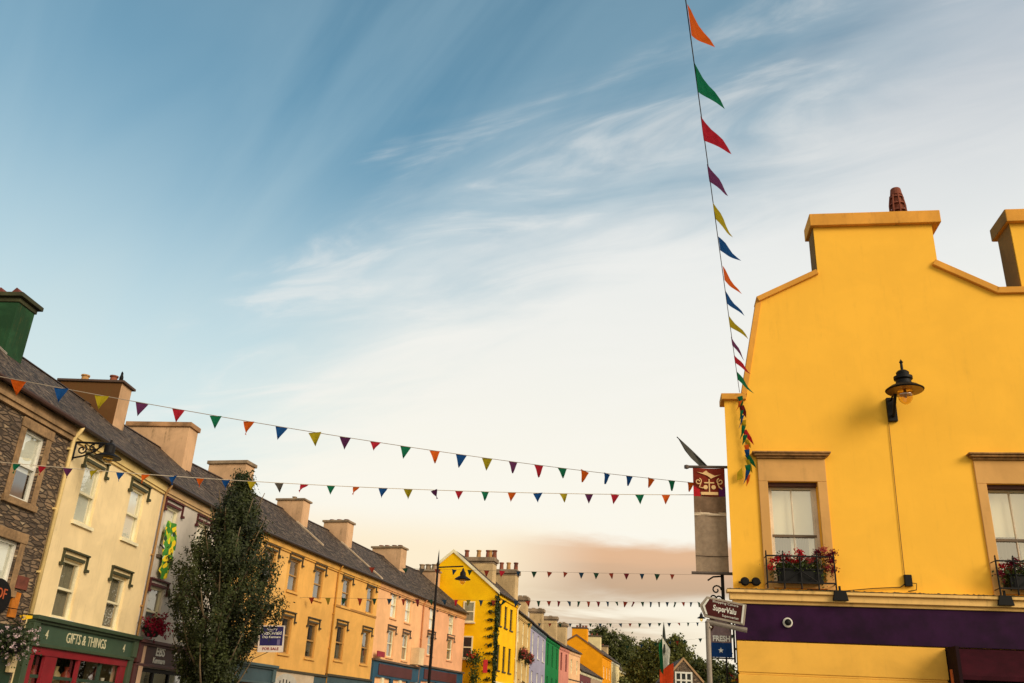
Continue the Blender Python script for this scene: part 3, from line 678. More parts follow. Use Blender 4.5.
H10, r10, L10 = far_house('lavender_house', 'lavender blue three bay house with white framed windows', 1, (164, 160, 184), 9.55, row(10.8, 3, 6.9, 1.15, 1.95, back='blind')+row(10.8, 3, 3.7, 1.15, 2.0, back='blind'), trim=paint('blue_grey_trim', (98, 112, 124), .6), frame=M['white'], sill=M['white'])
far_chimney(r10, L10-.1, .3, 1.3, .9, 9.6, 11.8, (.25, .75), M['cement'], ph=.12)
H11, r11, L11 = far_house('green_house', 'emerald green painted house with tall narrow windows', 2, (20, 122, 62), 9.5, row(10.0, 3, 6.8, 1.0, 2.0, back='dark')+row(10.0, 3, 3.6, 1.0, 2.2, back='dark'), frame=paint('green_frame', (30, 90, 50), .5))
far_chimney(r11, L11-.1, .3, 1.4, .9, 9.6, 12.2, (.5,), M['cement'], ph=.12)
H12, r12, L12 = far_house('rose_house', 'rose pink house with maroon framed windows beside the green house', 3, (214, 140, 122), 9.45, row(5.4, 2, 6.9, .95, 1.8, back='dark')+row(5.4, 2, 3.9, .95, 1.7, back='dark'), frame=paint('maroon_frame', (110, 40, 48), .5))
far_chimney(r12, L12-.1, .3, 1.1, .9, 9.6, 12.1, (.3, .7), M['cement'], ph=.15)
H13, r13, L13 = far_house('apricot_house', 'pale apricot house with string courses, last full height house before the low shop', 4, (238, 190, 142), 9.4, row(5.7, 2, 6.9, .9, 1.5, back='blind')+row(5.7, 2, 4.1, .9, 1.5, back='blind'), frame=M['cream'])
MB().box(.01, L13-.01, -.06, -.001, 6.2, 6.3).build('string_course', M['hood_grey'], H13)
A, B = (-3.75, 111.2), (-1.4, 129.7)
H14, r14, L14 = house('low_shop', 'low dark maroon and grey shop building with a sloping slate roof', A, B, render_wall('maroon_render', (112, 62, 64), .3), row(18.4, 5, 4.9, 1.2, 1.5, back='net'), ez=7.6, rz=9.9, ro=3.9, depth=7.8, frame=M['white'])
MB().box(8.5, L14-.02, -.04, -.001, .1, 7.1).build('grey_cladding', render_wall('warm_grey_render', (170, 146, 122), .3), H14)
for k in range(3): MB().box(1.1+k*.0, 2.3, -.10, -.042, 3.0+k*1.2, 3.8+k*1.2).build('white_sign_panel', M['white'], H14)
A = (-1.35, 130.2); B = (2.2, 158.0); L15, a15 = frame_of(A, B)
w_or = render_wall('orange_render', (244, 160, 14), .12)
H15, r15 = gabled('orange_gabled_house', 'orange yellow gabled house with a broad end chimney at the far bend', A, a15, 7.6, 9.5, 10.75, 13.1, w_or, [], [W(1.4, 7.7, 1.0, 1.6, back='blind'), W(4.4, 7.7, 1.0, 1.6, back='blind'), W(7.2, 7.7, 1.0, 1.6, back='blind')], ap_x=3.6, coping=paint('brown_barge', (120, 84, 60), .7))
chimney(r15, .85, 2.2, 2.1, 1.3, 10.9, 14.2, w_or, M['hood_grey'], (.1, .3, .5, .7), M['terracotta'], .2, .05, pot_h=.3, pot_r=.18)
A16 = (A[0]+9.6*math.cos(a15), A[1]+9.6*math.sin(a15)); B16 = (A[0]+19*math.cos(a15), A[1]+19*math.sin(a15))
H16, r16, L16 = house('ivory_house', 'ivory cream house beyond the orange gable at the end of the street', A16, B16, render_wall('ivory_render', (236, 216, 164), .3), row(9.3, 3, 7.4, 1.0, 1.6, back='blind')+row(9.3, 3, 4.3, 1.0, 1.6, back='blind'), ez=10.7, rz=13.4, ro=3.7, depth=7.6)
chimney(r16, .4, 1.6, 2.0, 1.1, 11.2, 14.0, render_wall('ivory_render', (236, 216, 164), .3), M['hood_grey'], (.3, .7), M['terracotta'], .2, .1, pot_h=.3, pot_r=.16)
B17 = (A[0]+34*math.cos(a15), A[1]+34*math.sin(a15))
H17, r17, L17 = house('olive_house', 'long olive drab rendered house, farthest in the left hand row', (B16[0], B16[1]), B17, render_wall('olive_render', (170, 150, 92), .4), row(15, 4, 6.6, 1.0, 1.5, back='net')+row(15, 4, 3.8, 1.0, 1.5, back='net'), ez=10.0, rz=12.6, ro=3.7, depth=7.6)
chimney(r17, .4, 1.8, 1.6, 1.0, 10.8, 13.4, stone_ch, M['hood_grey'], (.5,), M['terracotta'], .2, .1)

# ------------------------------------------------------------------ right corner building
w_amber = render_wall('amber_render', (252, 190, 66), .22, patch=.03, grain=26, bmp=.18, dirtcol=(176, 122, 46))
w_tan = render_wall('tan_surround', (214, 162, 96), .25, bmp=.15)
cop = render_wall('coping_render', (228, 160, 66), .9, patch=.12, dirtcol=(150, 100, 50))
RB = thing('corner_building', 'large amber yellow corner building with stepped gable, purple fascia and two tall windows', 'building', (2.606, 20.336, 0), R(-2))
WL, WH, WZ = 1.08, 2.26, 4.60
winx = (.87, 5.50)
w = MB(); RW = 10.5
wall_sheet(w, RW, 3.42, 8.80, [(x, WZ, WL, WH) for x in winx], depth=.34)
w.add([(x, 0, z) for x, z in [(.50, 8.80), (RW, 8.80), (RW, 11.48), (6.44, 11.48), (5.22, 12.20), (5.22, 13.55), (2.40, 13.55), (2.40, 12.10), (.98, 11.40)]], [tuple(range(9))])
# street side and back, following the side street
sk = .135; D = 11.0
w.quad((0, 0, 0), (sk*D, D, 0), (sk*D, D, 8.8), (0, 0, 8.8))
w.quad((RW, 0, 0), (RW, D, 0), (RW, D, 11.4), (RW, 0, 11.4)); w.quad((sk*D, D, 0), (RW, D, 0), (RW, D, 11.0), (sk*D, D, 8.8))
w.quad((0, 0, 8.80), (.50, 0, 8.80), (.50, .45, 8.80), (.06, .45, 8.80))
# thickness of the parapet and chimney stack
prof = [(.50, 8.80), (.98, 11.40), (2.40, 12.10), (2.40, 13.55), (5.22, 13.55), (5.22, 12.20), (6.44, 11.48), (RW, 11.48)]
for (a, b_), (c, d_) in zip(prof[:-1], prof[1:]):
    dd = .62 if a in (2.40, 5.22) and c in (2.40, 5.22) else .42
    w.quad((a, 0, b_), (c, 0, d_), (c, dd, d_), (a, dd, b_))
w.add([(x, .42, z) for x, z in [(.50, 8.80), (RW, 8.80), (RW, 11.48), (6.44, 11.48), (5.22, 12.20), (2.40, 12.10), (.98, 11.40)]], [tuple(range(7))])
w.quad((2.40, .62, 11.9), (5.22, .62, 11.9), (5.22, .62, 13.55), (2.40, .62, 13.55))
w.quad((2.40, .4, 11.9), (2.40, .62, 11.9), (2.40, .62, 12.2), (2.40, .4, 12.2)); w.quad((5.22, .4, 11.9), (5.22, .62, 11.9), (5.22, .62, 12.3), (5.22, .4, 12.3))
w.build('wall', w_amber, RB)
lower = MB().box(.012, 4.18, -.05, -.0, 2.785, 3.405).box(.012, 4.18, -.05, -.0, .0, 2.74).box(.03, 4.15, -.035, .0, 2.741, 2.784)
lower.build('ground_floor_panelling', render_wall('panel_render', (232, 176, 74), .15, bmp=.15), RB, bevel=.012)
MB().box(4.19, RW, .6, .7, 0, 3.42).box(4.0, RW, 0, .6, 3.36, 3.415).build('shop_recess', paint('dark_plum', (34, 14, 20), .7, spec=.1), RB)
MB().box(.45, RW, 1.6, 1.62, 3.5, 8.7).box(.35, RW, .36, 1.58, 4.1, 4.2).box(.35, RW, .36, 1.58, 7.6, 7.7).build('room_back', paint('room_plaster', (120, 104, 84), .95, bmp=0), RB)
def coping_piece(mb, p, q, th, y0, y1, ext0=0, ext1=0):
    P, Q = Vector(p), Vector(q); u = (Q-P).normalized(); n = Vector((-u.y, u.x)); P -= u*ext0; Q += u*ext1
    mb.xz([tuple(P-n*.03), tuple(Q-n*.03), tuple(Q+n*th), tuple(P+n*th)], y0, y1)
for p, q, th, e0, e1, y1 in (((.98, 11.40), (2.40, 12.10), .10, .06, -.005, .50), ((6.44, 11.48), (5.12, 12.26), .13, .0, .03, .52), ((RW, 11.48), (6.44, 11.48), .13, 0, .02, .52)):
    b = MB()
    P, Q = (p, q) if p[0] < q[0] else (q, p); coping_piece(b, P, Q, th, -.09, y1, e0 if p[0] < q[0] else e1, e1 if p[0] < q[0] else e0); b.build('coping', cop, RB, bevel=.012)
b = MB(); coping_piece(b, (.50, 8.97), (.98, 11.40), .09, -.02, .46, 0, 0); b.build('coping', cop, RB)
MB().box(-.07, .50, -.10, .50, 8.80, 8.95).build('coping', cop, RB, bevel=.012)
b = MB().box(2.31, 5.42, -.12, .72, 13.40, 13.74).build('chimney_cap', cop, RB, bevel=.015)
# terracotta louvred pot
pt = MB(); PX, PY, PZ = 4.58, .30, 13.74
pt.lathe([(.15, 0), (.15, .1), (.15, .35), (.14, .55), (.13, .68), (.15, .70), (.125, .88), (.11, .90), (.06, .90)], (PX, PY, PZ), 16)
pot = pt.build('louvred_pot', paint('old_terracotta', (130, 66, 46), .85, .25), RB, smooth=False)
rb_ = MB()
for k in range(8):
    a = 2*math.pi*k/8; rb_.tube([(PX+.20*math.cos(a), PY+.20*math.sin(a), PZ), (PX+.195*math.cos(a), PY+.195*math.sin(a), PZ+.4), (PX+.15*math.cos(a), PY+.15*math.sin(a), PZ+.68)], .022, 5)
for z, q in ((.0, .215), (.2, .212), (.4, .2), (.6, .175)): rb_.lathe([(.13, .03), (q, .0), (q-.005, .03), (q-.05, .075), (.13, .075)], (PX, PY, PZ+z), 16)
rb_.build('louvre', paint('old_terracotta', (130, 66, 46), .85, .25), pot)
MB().lathe([(.05, 0), (.06, .06), (.02, .10)], (3.15, .25, 13.74), 8).build('bolt', M['iron'], RB)
# second chimney behind the level parapet
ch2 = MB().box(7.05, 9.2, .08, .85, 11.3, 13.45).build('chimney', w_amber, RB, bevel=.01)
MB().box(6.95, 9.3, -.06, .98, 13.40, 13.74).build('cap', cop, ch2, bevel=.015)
wth_shade = render_wall('weathered_side_render', (136, 104, 54), .9, patch=.2, dirtcol=(70, 62, 40))  # stain plus the shade of the left faces, painted on as dark slabs
MB().box(7.028, 7.048, .10, .84, 11.55, 13.395).build('weathered_side', wth_shade, ch2)  # dark slab: stain plus painted shade of the left face
MB().box(2.385, 2.398, .03, .60, 12.22, 13.395).build('weathered_side', wth_shade, RB)  # dark slab: stain plus painted shade of the left face
MB().box(6.938, 6.948, -.05, .97, 13.41, 13.73).build('weathered_shade_edge', wth_shade, ch2)
# roof behind the parapets
rf = MB(); zr = [(.0+.55, 8.75), (1.05, 11.2), (2.4, 11.85), (5.2, 11.95), (6.4, 11.25), (RW, 11.2), (RW, 8.75)]
n = len(zr); rf.add([(x+sk*.45, .45, z) for x, z in zr]+[(min(x+sk*D, RW), D, z-.1) for x, z in zr], [tuple(range(n))]+[((i+1) % n, i, i+n, (i+1) % n+n) for i in range(n)]+[tuple(reversed(range(n, 2*n)))])
rf.build('roof', ROOF, RB)
rsash = paint('white_sash', (226, 210, 186), .4)
for x in winx:
    wn = MB(); fr = .06; y0, y1 = .24, .34
    wn.box(x, x+fr, y0, y1, WZ, WZ+WH).box(x+WL-fr, x+WL, y0, y1, WZ, WZ+WH).box(x+fr, x+WL-fr, y0, y1, WZ+WH-fr, WZ+WH).box(x+fr, x+WL-fr, y0, y1, WZ, WZ+fr)
    zm = WZ+WH*.485; yi = y0+.02
    wn.box(x+fr, x+fr+.05, yi, y1-.02, WZ+fr, zm).box(x+WL-fr-.05, x+WL-fr, yi, y1-.02, WZ+fr, zm)
    wn.box(x+fr, x+fr+.05, yi-.005, y1-.02, zm, WZ+WH-fr).box(x+WL-fr-.05, x+WL-fr, yi-.005, y1-.02, zm, WZ+WH-fr)
    wn.box(x+WL/2-.014, x+WL/2+.014, yi+.005, y1-.03, WZ+fr, WZ+WH-fr).box(x+fr+.05, x+WL-fr-.05, yi+.002, y1-.03, WZ+WH-fr-.05, WZ+WH-fr)
    wo = wn.build('window', rsash, RB, bevel=.006)
    MB().box(x+fr, x+WL-fr, yi-.012, y1-.02, zm-.03, zm+.025).build('meeting_rail', paint('dark_rail', (108, 90, 70), .5), wo)
    MB().quad((x+fr, .30, WZ+fr), (x+WL-fr, .30, WZ+fr), (x+WL-fr, .30, WZ+WH-fr), (x+fr, .30, WZ+WH-fr)).build('pane', glass_mat('strong_glass', .36), wo)
    cu = MB(); n = 26
    for a, e in ((x+.08, x+.46), (x+.60, x+.84)) if x < 3 else ((x+.08, x+.60),):
        zt = WZ+WH*.50 if x < 3 else WZ+WH*.52
        pts = [(a+(e-a)*i/n, .355+.018*math.sin(i*1.6)) for i in range(n+1)]
        for i in range(n):
            p, q = pts[i], pts[i+1]; cu.quad((p[0], p[1], WZ), (q[0], q[1], WZ), (q[0], q[1], zt), (p[0], p[1], zt))
    MB().box(x+.02, x+WL-.02, .395, .405, WZ+.02, WZ+WH-.03).build('blind', curtain_mat('cream_blind', (255, 246, 214), 1), wo)
    cu.build('curtain', curtain_mat('olive_grey_curtain', (78, 72, 46), 20), wo)
    MB().box(x+.001, x+WL-.001, .06, .235, WZ+WH-.08, WZ+WH-.002).build('lintel_shadow_bar', paint('lintel_shadow_brown', (74, 34, 20), .7), wo)  # dark bar painting the lintel's shadow across the top of the opening
    sr = MB(); a = .20
    sr.box(x-a, x-.001, -.045, -.001, 4.47, WZ+WH).box(x+WL+.001, x+WL+a, -.045, -.001, 4.47, WZ+WH).box(x-a, x+WL+a, -.045, -.001, WZ+WH+.001, WZ+WH+.52)
    sr.build('window_surround', w_tan, RB, bevel=.01)
    MB().box(x-a-.02, x+WL+a+.02, -.10, -.001, WZ+WH+.523, WZ+WH+.57).box(x-a-.08, x+WL+a+.08, -.17, -.001, WZ+WH+.573, WZ+WH+.62).box(x-a-.12, x+WL+a+.12, -.21, -.001, WZ+WH+.622, WZ+WH+.66).build('window_cornice', paint('weathered_cornice', (176, 130, 80), .9, .35, 12), RB, bevel=.012)
    MB().box(x-.02, x+WL+.02, -.08, .235, 4.52, 4.618).build('window_sill', w_tan, RB)
# cornice over the fascia
wcor = render_wall('cornice_render', (234, 190, 118), .8, dirtcol=(120, 92, 60))
MB().box(-.16, RW, -.25, -.001, 4.375, 4.45).box(-.10, RW, -.18, -.001, 4.235, 4.372).box(-.04, RW, -.10, -.001, 4.165, 4.232).build('cornice', wcor, RB, bevel=.012)
dirt = MB(); rr = random.Random(5); ztop = [.002+.016*max(0, rr.gauss(.2, .5)) for _ in range(241)]
for k in range(240):
    x, x1_ = -.15+7.6*k/240, -.15+7.6*(k+1)/240; za, zb_ = 4.452+ztop[k], 4.452+ztop[k+1]
    k0 = len(dirt.v)
    dirt.quad((x, -.256, 4.440), (x1_, -.256, 4.440), (x1_, -.256, zb_), (x, -.256, za)); dirt.quad((x, -.256, za), (x1_, -.256, zb_), (x1_, -.19, 4.452), (x, -.19, 4.452))
bmo = dirt.build('moss', paint('dark_moss', (92, 76, 46), .95, .3), RB); bb = bmesh.new(); bb.from_mesh(bmo.data); bmesh.ops.remove_doubles(bb, verts=bb.verts, dist=1e-5); bb.to_mesh(bmo.data); bb.free()
purple = paint('purple_fascia', (46, 14, 50), .65, .25, 3, .05, spec=.12)
MB().box(0, RW, -.06, -.001, 3.425, 4.16).build('fascia', purple, RB, bevel=.008)
# plum canopy at the right
aw = MB(); aw.yz([(-.07, 3.40), (-.62, 2.86), (-.62, 2.78), (-.05, 2.80)], 4.26, RW)
canopy = aw.build('canopy', paint('plum_canopy', (56, 16, 26), .8, .2, 6, .1, spec=.1), RB)
MB().box(4.19, 4.255, -.66, -.052, 2.2, 3.40).build('canopy_end_panel', paint('dark_plum', (34, 14, 20), .7, spec=.1), RB)
MB().box(4.17, 4.19, -.30, -.18, 2.3, 2.98).build('orange_edge_strip', paint('orange_strip', (190, 92, 40), .6), RB)
MB().box(4.20, RW, .45, .55, .0, 3.35).build('shop_window_screen', paint('dark_glass', (26, 18, 20), .15, .1, 5, 0, spec=.8), RB)

# plain neighbour further along the right side, tucked behind the corner
house('cream_house', 'plain cream house further along the right side, tucked behind the amber corner building', (13.0, 90), (7.6, 48.2), w_cream, row(42, 8, 5.4, 1.0, 1.5, back='lace')+row(42, 8, 3.0, 1.0, 1.5, back='lace'), ez=7.9, rz=10.3, ro=3.5)

# ------------------------------------------------------------------ fixtures on the corner building
def onwall(s, out, z):   # point on the right gable, in world space
    a = R(-2); return Vector((2.606+s*math.cos(a)+out*math.sin(a), 20.336+s*math.sin(a)-out*math.cos(a), z))
def fix(name, label, cat, s, out, z, group=None): return thing(name, label, cat, onwall(s, out, z), R(-2), group)
t = fix('wall_lamp', 'black wall lantern with wide round brim and clear bowl on the amber gable', 'lamp', 3.72, 0, 8.27)
MB().box(-.10, .10, -.10, -.002, .0, .56).build('wall_bracket', M['iron'], t, bevel=.01)
MB().tube([(0, -.06, .10), (0, -.20, .14), (0, -.36, .35), (0, -.55, .60), (0, -.60, .66)], .035, 8).tube([(0, -.06, .48), (0, -.3, .56), (0, -.52, .62)], .022, 8).build('arm', M['iron'], t, smooth=True)
MB().box(-.05, .05, -.075, -.061, .2, .3).build('maker_plate', paint('pale_plate', (180, 160, 130), .5), t)
LX, LY, LZ = .16, -.66, .52
hood = MB().lathe([(.40, .0), (.41, .02), (.30, .10), (.17, .16), (.16, .24), (.20, .27), (.20, .33), (.13, .36), (.14, .43), (.10, .47), (.03, .50), (.028, .66), (.045, .68), (.0, .76)], (LX, LY, LZ), 28).build('lamp_hood', M['iron'], t, smooth=False)
MB().lathe([(.385, -.012), (.20, -.015), (.19, .0), (.385, -.002)], (LX, LY, LZ), 28).build('reflector', paint('brass_reflector', (140, 104, 50), .4, .2, metal=.4), hood)
bowl = glass_mat('amber_bowl', .12, (.96, .80, .42, 1))
MB().lathe([(.17, -.02), (.165, -.12), (.14, -.21), (.09, -.28), (.03, -.32)], (LX, LY, LZ), 20).build('glass_bowl', bowl, t, smooth=True)
MB().lathe([(.03, -.02), (.05, -.1), (.03, -.16)], (LX, LY, LZ), 10).build('bulb', M['pot_yellow'], t, smooth=True)
t = fix('junction_box', 'small black junction box above the cornice, fed by the thin cable under the wall lantern', 'junction box', 3.62, 0, 4.62)
MB().box(-.075, .075, -.09, -.002, 0, .24).build('box', M['black'], t, bevel=.01)
t = tag(MB().tube([onwall(3.63, .02, 8.33), onwall(3.60, .02, 6.8), onwall(3.58, .02, 5.6), onwall(3.57, .02, 4.86)], .007, 6).build('cable', paint('brown_cable', (120, 76, 30), .7), None), 'thin brown cable running down the amber gable from the wall lantern', 'cable')
t = tag(MB().tube([onwall(3.56, .02, 4.68), onwall(3.45, .04, 4.60), onwall(2.9, .05, 4.56), onwall(2.3, .06, 4.49), onwall(1.5, .27, 4.47)], .010, 6).build('cable', M['black'], None), 'slack black cable lying along the cornice left of the junction box', 'cable')
t = tag(MB().tube([onwall(3.66, .04, 4.70), onwall(3.78, .06, 4.68), onwall(3.76, .06, 4.55), onwall(3.60, .03, 4.52)], .010, 6).build('cable', M['black'], None), 'short black cable loop curling out of the junction box', 'cable')
t = fix('dome_camera', 'round security camera with white ring on the purple fascia', 'camera', 1.08, .06, 3.80)
MB().lathe([(.10, 0), (.10, .05), (.075, .075), (.062, .06)], n=24).build('ring', M['white'], t, rot=(R(90), 0, 0), smooth=False)
MB().lathe([(.07, .04), (.062, .085), (.04, .11), (.01, .12)], n=20).build('dome', M['black'], t, rot=(R(90), 0, 0), smooth=True)
for s, lb in ((2.17, 'black floodlight on the cornice beside the left flower box'), (5.42, 'black floodlight on the cornice below the right flower box')):
    t = fix('floodlight', lb, 'floodlight', s, .28, 4.26, 'floodlights on the cornice of the corner building')
    MB().add([(-.16, 0, 0), (.16, 0, 0), (.16, .08, .0), (-.16, .08, 0), (-.12, 0, .2), (.12, 0, .2), (.12, .08, .2), (-.12, .08, .2)], [(0,3,2,1),(4,5,6,7),(0,1,5,4),(1,2,6,5),(2,3,7,6),(3,0,4,7)]).build('housing', M['black'], t, bevel=.01)
    MB().box(-.02, .02, .02, .06, .2, .30).build('bracket', M['black'], t)
for s, lb in ((.24, 'small dark round light above the cornice, nearest the building corner'), (.47, 'small dark round light above the cornice, nearer the left window')):
    t = fix('spotlight', lb, 'spotlight', s, 0, 4.62, 'small round lights above the cornice')
    MB().lathe([(.05, .0), (.05, .05), (.085, .07), (.095, .14), (.06, .17)], n=16).build('head', M['black'], t, rot=(R(90), 0, 0))
    MB().box(-.12, .12, -.03, -.002, -.015, .015).build('mount', M['black'], t)

# flower boxes
geran = [cloth_mat('geranium_red', (196, 30, 44), .25), cloth_mat('geranium_pink', (196, 84, 84), .25), cloth_mat('petunia_wine', (120, 22, 48), .25)]
leafg = leaf_mat('plant_leaf', (44, 58, 24), (96, 104, 40), .25)
def leaf_blob(mb, c, rad, n, size, r, flat=1.0):
    for _ in range(n):
        p = Vector((r.gauss(0, .45), r.gauss(0, .45), r.gauss(0, .45)))
        p = Vector((p.x*rad[0], p.y*rad[1], p.z*rad[2]))+Vector(c)
        d = Vector((r.uniform(-1, 1), r.uniform(-1, 1), r.uniform(-.6, 1))).normalized(); u = d.orthogonal().normalized(); v = d.cross(u)
        s = size*r.uniform(.6, 1.3); mb.add([p-u*s*.5, p+v*s*.35, p+u*s*.5, p-v*s*.35], [(0,1,2,3)])
for wi, (x, lb) in enumerate(((winx[0], 'black railed window box of red geraniums at the left upper window'), (winx[1], 'black railed window box of dark red flowers at the right upper window'))):
    t = fix('flower_box', lb, 'window box', x+WL/2-.02, .0, 4.46, 'flower boxes on the corner building')
    rl = MB(); hw = .70; yf = -.33
    rl.box(-hw, hw, yf-.016, yf+.016, .675, .705); rl.box(-hw, hw, yf-.018, yf+.018, .12, .15)
    for k in range(5):
        xx = -hw+2*hw*k/4
        if k in (1, 2, 3) and False: continue
        rl.tube([(xx, yf, .0), (xx, yf, .76)], .018, 6); rl.lathe([(.0, 0), (.022, .02), (.0, .05)], (xx, yf, .76), 8)
    for k in (-hw, hw): rl.tube([(k, yf, .69), (k, -.05, .69)], .01, 6).tube([(k, yf, .13), (k, -.05, .13)], .01, 6)
    rl.tube([(-hw/2, yf-.01, .14), (hw/2, yf-.01, .62)], .012, 6).tube([(hw/2, yf-.01, .14), (-hw/2, yf-.01, .62)], .012, 6)
    rl.build('railing', M['iron'], t)
    MB().box(-.46, .46, -.29, -.07, .15, .42).box(-.48, .48, -.31, -.05, .40, .44).build('trough', M['black'], t, bevel=.01)
    r = random.Random(10+wi); lf = MB(); leaf_blob(lf, (0, -.2, .50), (.52, .14, .16), 900, .055, r)
    leaf_blob(lf, (.42, -.22, .42), (.22, .10, .34), 380, .045, r); leaf_blob(lf, (-.45, -.22, .42), (.2, .10, .28), 320, .045, r)
    lf.build('leaves', leafg, t)
    heads = [(-.52, .60), (-.42, .66), (-.30, .70), (-.24, .62), (.02, .78), (.08, .70), (.30, .66), (.36, .80), (.46, .74), (.52, .84), (.60, .72), (.66, .62), (.58, .50), (.68, .44), (-.62, .44), (.2, .60), (-.05, .62), (.70, .78)]
    for q in (0, 1, 2):
        fl = MB()
        for k, (hx, hz) in enumerate(heads):
            if ((0 if hx < .12 else (2 if k % 3 else 1)) if wi == 0 else (2 if k % 4 else 0)) != q: continue
            leaf_blob(fl, (hx+r.uniform(-.02, .02), -.25+r.uniform(-.06, .06), hz), (.10, .07, .075), 110, .04, r)
            if q == 2: leaf_blob(fl, (hx+r.uniform(-.1, .1), -.25, hz-r.uniform(.1, .3)), (.05, .05, .12), 40, .03, r)
        if fl.v: fl.build('blossom', geran[q], t)

# projecting banner on the side of the corner building
t = thing('hanging_banner', 'grey vertical banner with dark red top and cream scroll emblem, projecting from the building corner', 'banner', (2.15, 20.62, 0), R(-1))
bar = M['hood_grey']
MB().tube([(-.42, 0, 7.26), (.60, 0, 7.26)], .032, 10).lathe([(0, 0), (.055, .02), (.055, .09), (0, .11)], (-.44, 0, 7.20), 10).build('top_bar', paint('pole_grey', (92, 78, 70), .5), t, smooth=False)
MB().tube([(-.40, 0, 4.84), (.55, 0, 4.84)], .032, 10).build('bottom_bar', paint('pole_grey', (92, 78, 70), .5), t)
def cloth_panel(x0, x1, z0, z1, y, amp=.012, nx=10, nz=16):
    b = MB(); vs = []
    for j in range(nz+1):
        for i in range(nx+1):
            u, v = i/nx, j/nz; vs.append((x0+(x1-x0)*u, y+amp*math.sin(u*7+v*4), z0+(z1-z0)*v))
    b.add(vs, [(j*(nx+1)+i, j*(nx+1)+i+1, (j+1)*(nx+1)+i+1, (j+1)*(nx+1)+i) for j in range(nz) for i in range(nx)]); return b
XA, XB = -.30, .42
cloth_panel(XA, XB, 4.86, 6.66, 0).build('banner_cloth', cloth_mat('taupe_banner', (172, 148, 124), .25), t)
cloth_panel(XA, XB, 6.56, 7.22, -.016).build('banner_head', cloth_mat('russet_banner', (140, 50, 34), .25), t)
cloth_panel(XA+.0, XB, 6.12, 6.19, -.030, nz=2).build('white_band', cloth_mat('pale_band', (240, 216, 186), .2), t)
cloth_panel(XA+.0, XB, 5.20, 5.215, -.022, nz=2).build('seam', cloth_mat('dark_seam', (90, 72, 58), .1), t)
cloth_panel(XA, XB, 6.17, 6.56, -.020, nz=4).build('banner_stripe', cloth_mat('brown_banner', (140, 112, 88), .2), t)
MB().xz([(XA, 6.56), (XA+.16, 6.56), (XA+.14, 6.72), (XA, 6.80)], -.032, -.028).build('red_corner', cloth_mat('red_corner', (190, 30, 40), .1), t)
MB().xz([(XB-.15, 6.56), (XB, 6.56), (XB, 6.78), (XB-.15, 6.74)], -.032, -.028).build('purple_corner', cloth_mat('purple_corner', (96, 30, 96), .1), t)
em = MB(); ye = -.04; cx_ = .06
def spiral(cx, cz, r0, r1, a0, a1, w, n=22):
    em.tube([(cx+(r0+(r1-r0)*k/n)*math.cos(a0+(a1-a0)*k/n), ye, cz+(r0+(r1-r0)*k/n)*math.sin(a0+(a1-a0)*k/n)) for k in range(n+1)], w, 6)
em.box(cx_-.17, cx_+.17, ye-.006, ye+.006, 6.62, 6.68)
em.box(cx_-.012, cx_+.012, ye-.006, ye+.006, 6.68, 6.95); em.box(cx_-.10, cx_+.10, ye-.006, ye+.006, 6.86, 6.885)
spiral(cx_-.22, 6.90, .02, .07, 0, 7.5, .012); spiral(cx_+.22, 6.90, .02, .07, math.pi, math.pi-7.5, .012)
em.tube([(cx_-.17, ye, 6.86), (cx_-.20, ye, 6.78), (cx_-.12, ye, 6.76)], .012, 6); em.tube([(cx_+.17, ye, 6.86), (cx_+.20, ye, 6.78), (cx_+.26, ye, 6.74)], .012, 6)
for sx in (-.075, .085): em.xz([(cx_+sx+.045*math.cos(k*math.pi/8), 6.78+.045*math.sin(k*math.pi/8)) for k in range(16)], ye-.006, ye+.006)
em.xz([(cx_-.24, 7.10), (cx_-.14, 7.06), (cx_-.03, 7.02), (cx_+.04, 6.96), (cx_+.10, 6.99), (cx_+.24, 7.05), (cx_+.12, 7.02), (cx_+.06, 7.05), (cx_-.02, 7.09), (cx_-.05, 7.13), (cx_-.10, 7.10), (cx_-.12, 7.08)], ye-.006, ye+.006)
em.v = [(cx_+(p[0]-cx_)*1.12, p[1], 6.86+(p[2]-6.86)*1.12) for p in em.v]
em.build('emblem', paint('cream_emblem', (232, 190, 130), .6), t)
MB().box(.50, .60, -.10, .10, 7.0, 7.3).box(.50, .60, -.05, .05, 6.3, 7.0).build('wall_bracket', M['iron'], t)
# small grey pennant on a staff
t = thing('furled_flag', 'furled dark grey flag on a slanting staff above the hanging banner', 'flag', (2.15, 20.7, 7.28), 0)
MB().tube([(.05, 0, 0), (-.64, 0, .72)], .010, 6).build('staff', M['iron'], t)
MB().add([(.05, .0, .03), (-.12, .03, .23), (-.32, -.02, .42), (-.64, .0, .74), (-.46, .03, .40), (-.33, -.03, .20), (-.14, .02, .03), (-.06, .0, .00)], [(0,1,7), (1,2,6,7), (2,3,5,6), (3,4,5)]).build('cloth', cloth_mat('grey_flag', (86, 84, 78), .1), t)
# scroll brackets on the side wall
t = thing('scroll_bracket', 'black wrought iron scroll bracket under the hanging banner at the building corner', 'bracket', (2.45, 20.75, 4.2), 0)
b = MB().box(-.05, .02, 0, .05, -.1, .75)
b.tube([(-.02, 0, .60), (-.22, 0, .58), (-.34, 0, .50)], .02, 6)
for c, s in (((-.16, .30), .11), ((-.12, .10), .08), ((-.24, .12), .07)):
    b.tube([(c[0]+s*(1-k/18)*math.cos(k*.5), 0, c[1]+s*(1-k/18)*math.sin(k*.5)) for k in range(15)], .018, 6)
b.build('scroll', M['iron'], t)

